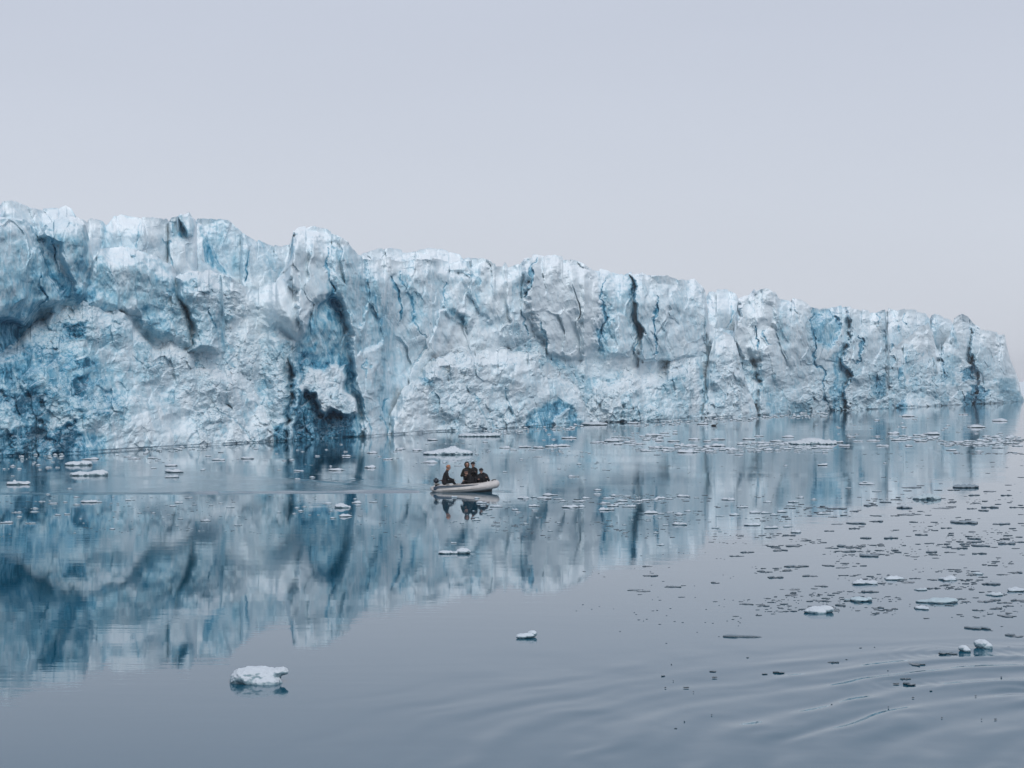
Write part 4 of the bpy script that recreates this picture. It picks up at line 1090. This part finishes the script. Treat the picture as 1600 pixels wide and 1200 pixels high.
def lumpy(parts, amp, seed, sub=5):
    """several overlapping rounded blocks fused into one floe mesh; parts: centre, half sizes"""
    mb = MB()
    for c, hsz in parts: mb.ball(c, 1.0, hsz, 4)
    me0 = mesh_np('raw', mb.V, mb.Q, mb.T); tmp = link('raw', me0)
    md = tmp.modifiers.new('r', 'REMESH'); md.mode = 'VOXEL'; md.voxel_size = max(p[1][0] for p in parts) / 22
    ms = tmp.modifiers.new('s', 'SMOOTH'); ms.factor = 0.5; ms.iterations = 4
    me = bpy.data.meshes.new_from_object(tmp.evaluated_get(bpy.context.evaluated_depsgraph_get()))
    bpy.data.objects.remove(tmp); bpy.data.meshes.remove(me0)
    me.materials.clear()
    n = len(me.vertices); co = np.zeros(n * 3); me.vertices.foreach_get('co', co); co = co.reshape(-1, 3)
    no = np.zeros(n * 3); me.vertices.foreach_get('normal', no); no = no.reshape(-1, 3)
    s = 1 / 0.16
    nz = vnoise(co[:, 0] * s, co[:, 1] * s, co[:, 2] * s, seed=seed) + 0.5 * vnoise(co[:, 0] * s * 2.1, co[:, 1] * s * 2.1, co[:, 2] * s * 2.1, seed=seed + 1) + 0.3 * vnoise(co[:, 0] * s * 4.7, co[:, 1] * s * 4.7, co[:, 2] * s * 4.7, seed=seed + 2)
    co += no * nz[:, None] * amp
    me.vertices.foreach_set('co', co.ravel()); me.polygons.foreach_set('use_smooth', np.ones(len(me.polygons), bool)); me.update()
    return me

def big_floe(px, py, parts, amp, seed, label, mat=None, rot=0.0):
    x, d = on_water(px, py)
    o = link('ice_floe', lumpy(parts, amp, seed), mat=mat or M_FLOE)
    o.location = (x, d, 0); o.rotation_euler = (0, 0, rot)
    k = {11: 0.68, 15: 0.9, 17: 0.70, 19: 0.62, 21: 0.8, 23: 0.84, 25: 0.73, 27: 0.9, 33: 0.75, 35: 0.85, 41: 0.75, 7: 0.8}.get(seed, 1.0)
    o.scale = (k, k, k * 0.95)
    tag(o, label, 'ice floe')
    return o

# single pieces one can pick out
big_floe(405, 1066, [((-0.20, 0, 0.10), (0.34, 0.34, 0.20)), ((0.06, 0.05, 0.12), (0.34, 0.32, 0.17)), ((0.36, 0.02, 0.20), (0.19, 0.20, 0.09)), ((-0.40, -0.05, 0.05), (0.15, 0.2, 0.14)), ((0.12, -0.08, 0.0), (0.32, 0.28, 0.16))], 0.035, 3,
         'large snowy lump of ice with a ledge jutting out, alone on calm water')
big_floe(823, 996, [((0.0, -0.08, 0.06), (0.20, 0.16, 0.08)), ((-0.14, -0.16, 0.04), (0.16, 0.12, 0.06)), ((0.16, 0.10, 0.10), (0.13, 0.14, 0.10)), ((-0.16, 0.26, 0.03), (0.13, 0.10, 0.045))], 0.02, 7,
         'small knobbly white ice floe with a dark fin, drifting alone off the ice field')
big_floe(710, 865, [((-0.42, 0, 0.05), (0.36, 0.3, 0.11)), ((0.05, 0, 0.04), (0.26, 0.22, 0.08)), ((0.42, 0.05, 0.10), (0.36, 0.34, 0.17))], 0.035, 11, 'bone-shaped white ice floe floating below the boat reflection')
big_floe(698, 710, [((-0.9, 0, 0.08), (1.0, 1.0, 0.2)), ((0.2, 0.3, 0.12), (1.3, 1.3, 0.36)), ((1.2, 0.2, 0.10), (0.9, 0.9, 0.28)), ((0.5, 0.4, 0.35), (0.5, 0.5, 0.32))], 0.07, 13, 'broad flat white ice floe with a hump, just behind the boat')
big_floe(750, 682, [((-1.4, 0, 0.1), (1.2, 1.2, 0.28)), ((0.4, 0.2, 0.1), (1.5, 1.3, 0.24)), ((1.5, 0.2, 0.14), (1.0, 1.0, 0.28))], 0.08, 15, 'long low white ice floe lying close under the glacier beyond the boat')
big_floe(1280, 957, [((-0.1, 0, 0.07), (0.36, 0.4, 0.15)), ((0.22, 0.05, 0.10), (0.28, 0.3, 0.15)), ((-0.34, -0.05, 0.05), (0.22, 0.2, 0.09)), ((-0.02, -0.26, 0.03), (0.22, 0.14, 0.09))], 0.022, 17, 'rounded white ice floe with a dark undercut, largest of the nearer ice field')
big_floe(1344, 939, [((0, 0.1, 0.05), (0.40, 0.5, 0.10)), ((-0.16, -0.3, 0.04), (0.18, 0.15, 0.12)), ((0.36, -0.1, 0.06), (0.14, 0.18, 0.12)), ((-0.48, 0.2, 0.02), (0.16, 0.1, 0.05))], 0.02, 19, 'flat translucent grey-green ice floe with two knobs', M_GLASSY)
big_floe(1448, 780, [((-0.4, 0, 0.05), (0.42, 0.5, 0.16)), ((0.1, 0.2, 0.12), (0.45, 0.5, 0.22)), ((0.45, -0.1, 0.04), (0.36, 0.4, 0.2))], 0.05, 21, 'grey dirty ice lump with a snowy crown near the edge of the reflection', M_GLASSY)
big_floe(1508, 762, [((-0.2, 0, 0.05), (0.6, 0.5, 0.13)), ((0.35, 0.05, 0.06), (0.5, 0.5, 0.15))], 0.05, 23, 'dark bluish ice lump with a thin pale rim', M_CLEAR)
big_floe(1262, 694, [((-1.0, 0, 0.1), (1.6, 1.6, 0.34)), ((0.6, 0.6, 0.2), (1.9, 1.8, 0.55)), ((2.2, 0, 0.1), (1.5, 1.4, 0.30)), ((-2.0, 0.5, 0.05), (1.2, 1.2, 0.22))], 0.12, 25, 'biggest pale ice floe, hummocked, in the far belt of brash under the glacier')
big_floe(1160, 995, [((-0.28, 0.02, 0.01), (0.20, 0.13, 0.05)), ((-0.05, 0, 0.0), (0.25, 0.10, 0.035)), ((0.20, -0.04, 0.0), (0.24, 0.10, 0.035)), ((0.38, -0.06, 0.0), (0.12, 0.08, 0.025))], 0.012, 27, 'thin dark sliver of clear ice on open grey water', M_CLEAR)
big_floe(1534, 1013, [((0, 0, 0.09), (0.17, 0.17, 0.11)), ((0.08, -0.06, 0.04), (0.13, 0.13, 0.10))], 0.02, 29, 'white-capped dark ice boulder at the head of the bobbing heap')
big_floe(1506, 1018, [((0, 0.02, 0.07), (0.11, 0.1, 0.06)), ((0.05, -0.08, 0.04), (0.08, 0.08, 0.05)), ((-0.04, 0.08, 0.08), (0.06, 0.06, 0.04))], 0.015, 31, 'small white ice chunk in the middle of the bobbing heap')
big_floe(1480, 1021, [((0, 0, 0.02), (0.13, 0.12, 0.05)), ((-0.12, 0.1, 0.02), (0.08, 0.09, 0.05)), ((-0.16, -0.12, 0.02), (0.11, 0.1, 0.04)), ((0.14, -0.16, 0.01), (0.12, 0.08, 0.03))], 0.015, 33, 'dark wet cluster of ice at the tail of the bobbing heap', M_CLEAR)
big_floe(1462, 941, [((0.1, 0, 0.03), (0.42, 0.4, 0.10)), ((0.42, 0.05, 0.04), (0.26, 0.3, 0.10)), ((-0.3, 0, 0.02), (0.3, 0.2, 0.06))], 0.02, 35, 'long dark ice piece with a pale hollow on top', M_GLASSY)
big_floe(140, 743, [((-0.5, 0, 0.06), (0.7, 0.6, 0.18)), ((0.4, 0.1, 0.08), (0.7, 0.6, 0.22)), ((0.75, 0.1, 0.10), (0.35, 0.4, 0.26))], 0.05, 37, 'long smooth white ice floe by the blue foot of the buttress')
big_floe(122, 727, [((-0.3, 0, 0.07), (0.6, 0.6, 0.2)), ((0.4, 0.1, 0.08), (0.55, 0.5, 0.24))], 0.05, 39, 'white ice floe with a pointed companion behind, under the dark buttress')
big_floe(534, 793, [((0, 0, 0.06), (0.42, 0.5, 0.16)), ((-0.05, 0.1, 0.16), (0.2, 0.25, 0.12)), ((0.25, -0.1, 0.03), (0.3, 0.3, 0.12))], 0.04, 41, 'peaked white ice floe in the reflection of the blue cave')

MESH = {}
def shared(kind, k):
    key = (kind, k)
    if key not in MESH:
        kw = {'w': dict(lumps=0.42, lobes=0.48), 'd': dict(lumps=0.30, lobes=0.55, flat=True, nseg=18), 'g': dict(lumps=0.25, lobes=0.4)}[kind]
        mb = MB(); rr = random.Random(5000 + k)
        if kind == 'd':                                   # several frozen-together slivers
            n = rr.choice((1, 2, 3, 3, 4)); x0 = -0.5
            for j in range(n):
                L = 1.0 / n * rr.uniform(0.8, 1.5)
                V, Q, T = floe_mesh(100 + 10 * k + j, **kw)
                yo = rr.uniform(-0.22, 0.22) if n > 1 else 0; zs = rr.uniform(0.5, 1.3)
                mb.add([(x0 + 0.5 / n + vx * L, vy * L * rr.uniform(0.95, 1.05) * 1.1 + yo, vz * zs) for vx, vy, vz in V], Q, T)
                x0 += 1.0 / n
        else:
            mb.add(*floe_mesh(100 * 'wdg'.index(kind) + k, **kw))
            if rr.random() < 0.6:                         # a second lump frozen on
                V, Q, T = floe_mesh(700 + k, **kw)
                ox, oy, sc_ = rr.uniform(-0.4, 0.4), rr.uniform(-0.3, 0.3), rr.uniform(0.3, 0.55)
                mb.add([(ox + vx * sc_, oy + vy * sc_, vz * rr.uniform(0.98, 1.02) * (0.7 + sc_)) for vx, vy, vz in V], Q, T)
        MESH[key] = mesh_np('floe_' + kind, mb.V, mb.Q, mb.T, True)
        MESH[key].materials.append({'w': M_FLOE, 'd': M_CLEAR, 'g': M_GLASSY}[kind])
    return MESH[key]

LBL = {'under': ('small white ice floe drifting between the boat and the glacier foot', 'floes under the ice front'),
       'belt': ('flat pale ice floe in the dense far belt of brash ice', 'floes of the far brash belt'),
       'mid': ('small snow-topped ice floe in the loose line ahead of the boat', 'floes in the line off the bow'),
       'left': ('small white ice floe drifting out astern of the boat', 'floes astern of the boat'),
       'dark': ('dark wet slab of clear ice floating on the pale sky reflection', 'dark slabs on the sky reflection'),
       'white': ('snow-capped pale ice floe among dark slabs on the sky reflection', 'snow-capped floes among the dark slabs'),
       'crumb': ('small dark crumb of ice alone on open grey water', 'crumbs of ice on open water')}
RG = random.Random(12)
placed = []
def floe(px, py, w, kind, lab, asp=1.0, hf=None):
    x, d = on_water(px, py)
    wm = 0.94 * w * d / F
    if any((x - a) ** 2 + ((d - b) / 1.0) ** 2 < (0.42 * (wm + c)) ** 2 for a, b, c in placed[-400:]): pass
    o = link('ice_floe', shared(kind, RG.randrange(14)))
    hf = hf or {'w': RG.uniform(0.09, 0.16), 'd': RG.uniform(0.05, 0.10), 'g': RG.uniform(0.08, 0.14)}[kind]
    o.location = (x, d, -0.004 * RG.random())
    o.scale = (wm, wm * asp * RG.uniform(0.8, 1.2), max(0.02, min(wm * hf, 0.34)))
    o.rotation_euler = (0, 0, RG.uniform(-0.35, 0.35) + (math.pi if RG.random() < 0.5 else 0))
    tag(o, LBL[lab][0], 'ice floe', LBL[lab][1])
    placed.append((x, d, wm))
    return o

HAND = {
 ('w', 'under'): [(142, 718, 26), (97, 712, 8), (83, 722, 6), (20, 729, 10), (30, 733, 9), (60, 727, 9), (76, 731, 12), (90, 731, 9), (20, 744, 7), (27, 757, 34), (200, 714, 12), (210, 717, 16), (238, 716, 16), (268, 728, 20),
     (272, 738, 28), (270, 746, 18), (240, 732, 10), (316, 735, 8), (342, 719, 17), (386, 717, 18), (318, 734, 7), (345, 707, 9), (400, 702, 8), (325, 713, 10), (432, 709, 6), (444, 720, 8), (456, 719, 9), (496, 713, 8), (472, 706, 6),
     (510, 703, 6), (542, 713, 14), (540, 706, 8), (468, 736, 16), (526, 735, 24), (488, 746, 10), (465, 749, 10), (582, 708, 18), (606, 718, 15), (622, 704, 10), (579, 731, 20), (651, 706, 15), (652, 704, 16), (673, 723, 24), (626, 702, 14), (676, 688, 16),
     (758, 691, 9), (790, 700, 18), (820, 699, 20), (800, 703, 10), (842, 700, 18), (862, 698, 18), (870, 697, 14), (880, 697, 22), (890, 685, 22), (876, 706, 8), (858, 679, 7), (840, 714, 9), (890, 671, 12), (930, 664, 36), (990, 662, 22), (716, 728, 12), (718, 720, 7),
     (789, 738, 8), (895, 745, 14), (865, 687, 8), (850, 688, 6), (930, 692, 16), (936, 691, 14), (955, 690, 20), (1098, 663, 20), (1055, 674, 8), (1055, 678, 10), (1020, 681, 26), (1038, 677, 14), (1418, 651, 22), (1562, 658, 24), (1412, 668, 10), (1525, 668, 30), (1370, 657, 9), (1505, 648, 12)],
 ('w', 'belt'): [(985, 692, 16), (1000, 694, 18), (962, 689, 22), (1030, 689, 16), (1052, 690, 16), (1062, 696, 16), (1085, 687, 18), (1024, 700, 16), (1044, 701, 24), (1080, 697, 20), (1105, 690, 14), (1122, 687, 20), (1122, 697, 24), (1140, 702, 20),
     (1075, 707, 34), (1110, 706, 18), (1155, 711, 16), (1160, 694, 16), (1170, 687, 18), (1190, 692, 16), (1186, 682, 14), (1210, 690, 16), (1232, 683, 20), (1300, 692, 26), (1318, 697, 18), (1340, 690, 14), (1365, 689, 18), (1396, 678, 20), (1378, 697, 18), (1400, 688, 16), (1440, 690, 16), (1455, 679, 26), (1482, 697, 14),
     (1498, 692, 18), (1530, 695, 18), (1545, 686, 14), (1560, 700, 16), (1575, 693, 14), (1486, 704, 16), (1530, 706, 14), (1590, 697, 14), (1555, 683, 16), (1290, 700, 20), (1330, 683, 12), (1420, 697, 14), (1590, 688, 12)],
 ('w', 'mid'): [(792, 784, 12), (776, 792, 18), (818, 779, 18), (834, 777, 10), (858, 774, 24), (850, 779, 20), (872, 780, 12), (880, 783, 14), (834, 791, 18), (836, 798, 10), (805, 797, 12), (810, 801, 12), (821, 819, 9), (757, 802, 10), (744, 813, 11), (752, 786, 14), (755, 790, 10), (745, 779, 10), (710, 777, 10),
     (905, 784, 16), (892, 793, 22), (908, 792, 16), (916, 779, 14), (934, 766, 12), (934, 773, 12), (950, 779, 18), (945, 787, 16), (958, 791, 18), (946, 797, 20), (960, 775, 14), (972, 783, 18), (968, 788, 16), (980, 776, 12), (985, 792, 18), (996, 784, 14), (1008, 782, 16), (1022, 781, 14), (1032, 779, 18), (1046, 780, 12), (1068, 776, 20), (1088, 778, 8),
     (1017, 802, 24), (1033, 803, 14), (1046, 801, 14), (1062, 804, 18), (1075, 799, 12), (1012, 814, 8), (1040, 821, 10), (1062, 820, 22), (1033, 852, 12), (1118, 825, 12), (1125, 807, 12), (1138, 781, 20), (1160, 793, 16), (1148, 805, 16), (1180, 801, 22), (1196, 802, 16), (1210, 805, 16), (1222, 800, 18), (1235, 790, 14), (1240, 785, 14), (1200, 785, 14), (1176, 821, 22), (1205, 825, 22), (1230, 823, 16),
     (1250, 778, 12), (1272, 781, 10), (1286, 803, 18), (976, 834, 8), (1025, 833, 10), (894, 795, 10), (815, 760, 6), (1244, 832, 20), (709, 849, 10), (1284, 727, 16), (1228, 728, 8), (1355, 757, 20), (1352, 754, 10), (1370, 768, 14), (1326, 763, 9), (1383, 724, 7)],
 ('w', 'left'): [(66, 784, 12), (83, 787, 16), (54, 800, 14), (27, 801, 14), (90, 805, 10), (105, 804, 10), (12, 817, 16), (48, 818, 14), (119, 789, 10), (140, 785, 22), (155, 785, 10), (102, 785, 8), (120, 777, 12), (75, 773, 8), (108, 764, 8), (55, 795, 10), (175, 827, 10), (117, 833, 6), (126, 811, 6), (200, 782, 10), (280, 786, 14), (270, 791, 12), (304, 789, 8), (282, 811, 10), (294, 778, 12), (316, 814, 8), (259, 823, 5), (277, 822, 6),
     (322, 814, 14), (360, 793, 12), (324, 785, 6), (436, 801, 8), (464, 794, 9), (470, 799, 10), (484, 805, 6), (475, 792, 8), (512, 787, 16), (539, 807, 22), (520, 810, 10), (558, 786, 16), (563, 806, 8), (584, 785, 12), (518, 799, 6), (345, 787, 8), (330, 790, 8), (498, 805, 5), (555, 780, 7), (460, 803, 8), (372, 821, 12), (603, 791, 6), (240, 802, 8), (218, 802, 7), (78, 783, 6), (30, 808, 10)],
 ('d', 'dark'): [(1310, 795, 26), (1360, 790, 22), (1382, 785, 14), (1414, 794, 24), (1335, 799, 14), (1282, 801, 18), (1474, 794, 24), (1486, 792, 14), (1518, 795, 16), (1545, 793, 26), (1538, 798, 14), (1584, 793, 14), (1420, 804, 26), (1370, 806, 14), (1398, 806, 14), (1450, 805, 12), (1308, 819, 16), (1340, 818, 22), (1372, 815, 22), (1335, 826, 18), (1346, 823, 12), (1428, 816, 14), (1510, 817, 36), (1565, 819, 28), (1598, 818, 14), (1478, 825, 16), (1295, 830, 14), (1352, 841, 18), (1392, 841, 24), (1440, 836, 20), (1420, 838, 10), (1446, 831, 10), (1524, 842, 18), (1522, 847, 22), (1508, 850, 20), (1480, 855, 16), (1500, 857, 26), (1530, 853, 20), (1553, 855, 12), (1572, 850, 24), (1590, 847, 20), (1586, 857, 12), (1320, 854, 24), (1340, 855, 16), (1377, 853, 12), (1328, 862, 18), (1355, 869, 24), (1370, 866, 16), (1455, 863, 18), (1484, 863, 18), (1528, 865, 22), (1503, 867, 10), (1428, 870, 12), (1462, 872, 12), (1296, 884, 16), (1316, 887, 16), (1430, 904, 18), (1420, 910, 16), (1456, 906, 16), (1518, 899, 16), (1536, 902, 14), (1568, 898, 18), (1590, 895, 24), (1548, 913, 30), (1456, 919, 20), (1358, 925, 26), (1282, 916, 18), (1272, 920, 12), (1285, 939, 16), (1312, 946, 16), (1372, 950, 20), (1500, 936, 18), (1540, 940, 26), (1570, 942, 24), (1590, 938, 22), (1575, 947, 18), (1555, 938, 16), (1528, 954, 18), (1447, 966, 12), (1574, 963, 18), (1584, 994, 28), (1530, 982, 28), (1580, 1012, 20), (1430, 1038, 20), (1415, 1061, 14), (1400, 1068, 12), (1420, 1069, 20), (1302, 1035, 16), (1232, 837, 18), (1240, 853, 22), (1220, 860, 24), (1168, 863, 18), (1150, 869, 22), (1194, 894, 16), (1245, 885, 32), (1266, 900, 24), (1212, 903, 22), (1242, 921, 14), (1236, 930, 16), (1222, 921, 8), (1166, 944, 14), (1158, 940, 8), (1117, 911, 14), (1068, 915, 10), (1050, 917, 16), (1016, 900, 24), (1010, 885, 16), (990, 922, 16), (1006, 924, 14), (1000, 929, 8), (1117, 940, 8), (1065, 933, 12), (1149, 963, 10), (1220, 956, 8), (1195, 1053, 10), (1216, 1051, 16), (1114, 1049, 12), (1116, 1058, 8), (1036, 1056, 8), (1072, 1074, 10), (1380, 746, 8), (1425, 762, 20), (1438, 759, 14), (1418, 767, 14), (1466, 766, 14), (1490, 766, 16), (1546, 768, 16), (1570, 774, 16), (1522, 774, 16), (1520, 787, 10), (1576, 758, 12), (1596, 746, 12), (1595, 804, 10), (1300, 808, 14), (950, 735, 8), (1027, 711, 12)],
 ('w', 'white'): [(1350, 912, 34), (1396, 905, 34), (1482, 906, 32), (1554, 930, 26), (1588, 923, 34), (1528, 897, 18), (1440, 951, 26), (1438, 922, 20)],
}
ALLF = [(px, py, w, kind, lab) for (kind, lab), L in HAND.items() for px, py, w in L]
ALLF.sort(key=lambda q: -q[2] * (1.0 if q[3] == 'w' else 0.8))
KEEP, REST = ALLF[:275], ALLF[275:]
LOOK = {'w': 'white snow-topped ice floe', 'd': 'dark slab of clear ice'}
MARKS = [('the lone inflatable boat', 727, 768), ('the swimming seabird', 1115, 665), ('the bone-shaped floe', 710, 865), ('the broad humped floe behind the boat', 698, 710), ('the long low floe under the glacier', 750, 682),
         ('the rounded floe with the dark undercut', 1280, 957), ('the translucent floe with two knobs', 1344, 939), ('the grey dirty lump with snowy crown', 1448, 780), ('the dark bluish lump with pale rim', 1508, 762), ('the biggest far hummocked floe', 1262, 694),
         ('the thin dark sliver of ice', 1160, 995), ('the bobbing heap of ice boulders', 1508, 1018), ('the long dark piece with pale hollow', 1462, 941), ('the long smooth floe by the buttress', 140, 743), ('the peaked floe in the cave reflection', 534, 793), ('the knobbly floe with dark fin', 823, 996)]
ORD = ['closest', 'second closest', 'third closest', 'fourth closest', 'fifth closest', 'sixth closest', 'seventh closest', 'eighth closest']
MP = [(t,) + on_water(x, y) for t, x, y in MARKS]
own = {}
for kind in 'wd':
    idx = [i for i, q in enumerate(KEEP) if q[3] == kind]
    pos = {i: on_water(KEEP[i][0], KEEP[i][1]) for i in idx}
    cand = []
    for t, mx, my in MP:
        for rk, i in enumerate(sorted(idx, key=lambda i: (pos[i][0] - mx) ** 2 + (pos[i][1] - my) ** 2)[:len(ORD)]):
            cand.append((rk, i, t))
    for rk, i, t in sorted(cand):
        if i not in own: own[i] = LOOK[kind] + ', ' + ORD[rk] + ' to ' + t
for i, (px, py, w, kind, lab) in enumerate(KEEP):
    o = floe(px, py, w, kind, lab, 1.0 if kind == 'w' else 1.15)
    if i in own: o['label'] = own[i]

def brash():
    """the countless smaller crumbs between the floes"""
    rg = random.Random(77)
    src = {k: [floe_mesh(900 + 10 * 'wd'.index(k) + i, nseg=8, flat=(k == 'd'), lobes=0.4) for i in range(6)] for k in 'wd'}
    acc = {'w': MB(), 'd': MB()}
    def put(px, py, w, kind, hf):
        x, d = on_water(px, py); wm = w * d / F
        V, Q, T = src[kind][rg.randrange(6)]
        a = rg.uniform(-0.4, 0.4); c, s_ = math.cos(a), math.sin(a); asp = rg.uniform(0.45, 0.9)
        acc[kind].add([(x + (vx * c - vy * asp * s_) * wm, d + (vx * s_ + vy * asp * c) * wm, vz * max(0.008, wm * hf)) for vx, vy, vz in V], Q, T)
    def zone(n, x0, x1, y0, y1, w0, w1, kind, hf, dens=None):
        k = 0
        while k < n:
            px, py = rg.uniform(x0, x1), rg.uniform(y0, y1)
            if dens is not None and rg.random() > dens(px, py): continue
            put(px, py, w0 + (w1 - w0) * rg.random() ** 2.2, kind, hf); k += 1
    cl = lambda px, py: float(smooth(-0.15, 0.45, vnoise(np.array([px / 60.0]), np.array([py / 9.0]), seed=5))[0])
    zone(600, 960, 1600, 680, 708, 2.5, 13, 'w', 0.16, cl)
    zone(260, 1330, 1600, 686, 710, 2, 9, 'd', 0.06, cl)
    zone(170, 0, 960, 668 + 24, 735, 2, 7, 'w', 0.2, lambda x, y: cl(x, y) if y > np.interp(x, *zip(*WATERLINE)) + 6 else 0)
    zone(330, 0, 1590, 640, 730, 2, 8, 'w', 0.28, lambda x, y: 1.0 if 1.5 < y - np.interp(x, *zip(*WATERLINE)) < 9 and cl(x, 700) > 0.35 else 0)
    zone(90, 960, 1600, 650, 684, 2, 8, 'w', 0.14, lambda x, y: cl(x, y) if y > np.interp(x, *zip(*WATERLINE)) + 5 else 0)
    zone(150, 0, 640, 775, 842, 1.5, 5, 'w', 0.18, cl)
    zone(110, 0, 640, 775, 842, 1.5, 7, 'd', 0.05, cl)
    zone(150, 700, 1300, 772, 832, 2, 8, 'w', 0.15, cl)
    zone(260, 760, 1300, 772, 850, 2, 11, 'd', 0.06, cl)
    zone(900, 1180, 1600, 776, 965, 1.5, 13, 'd', 0.08, cl)
    zone(80, 900, 1300, 860, 990, 1.5, 5, 'd', 0.06, cl)
    zone(50, 640, 1250, 720, 770, 1.5, 6, 'd', 0.05)
    zone(36, 1000, 1600, 960, 1140, 2, 6, 'd', 0.06)
    zone(50, 1300, 1600, 710, 780, 2, 8, 'd', 0.06)
    for px, py, w, kind, lab in REST: put(px, py, w, kind, 0.16 if kind == 'w' else 0.05)
    for k, m in (('w', M_FLOE), ('d', M_CLEAR)):
        o = acc[k].build('brash_ice', m)
        tag(o, 'scattered crumbs of white brash ice between the floes' if k == 'w' else 'scattered crumbs of dark clear brash ice between the floes', 'brash ice', kind='stuff')
brash()

# ------------------------------------------------------------------ the damp air over the fjord
def build_haze():
    hz = MB().box((0, 0, 15.0), (5600, 5600, 34.0)).build('haze', None, None, False)
    m = bpy.data.materials.new('haze_air'); m.use_nodes = True
    nt = m.node_tree; nt.nodes.clear()
    out = nt.nodes.new('ShaderNodeOutputMaterial'); v = nt.nodes.new('ShaderNodeVolumePrincipled')
    v.inputs['Color'].default_value = (0.93, 0.95, 0.98, 1)
    v.inputs['Density'].default_value = HAZE
    v.inputs['Anisotropy'].default_value = 0.2
    nt.links.new(v.outputs[0], out.inputs['Volume'])
    hz.data.materials.append(m)
    tag(hz, kind='stuff')
HAZE = 0.00018
build_haze()
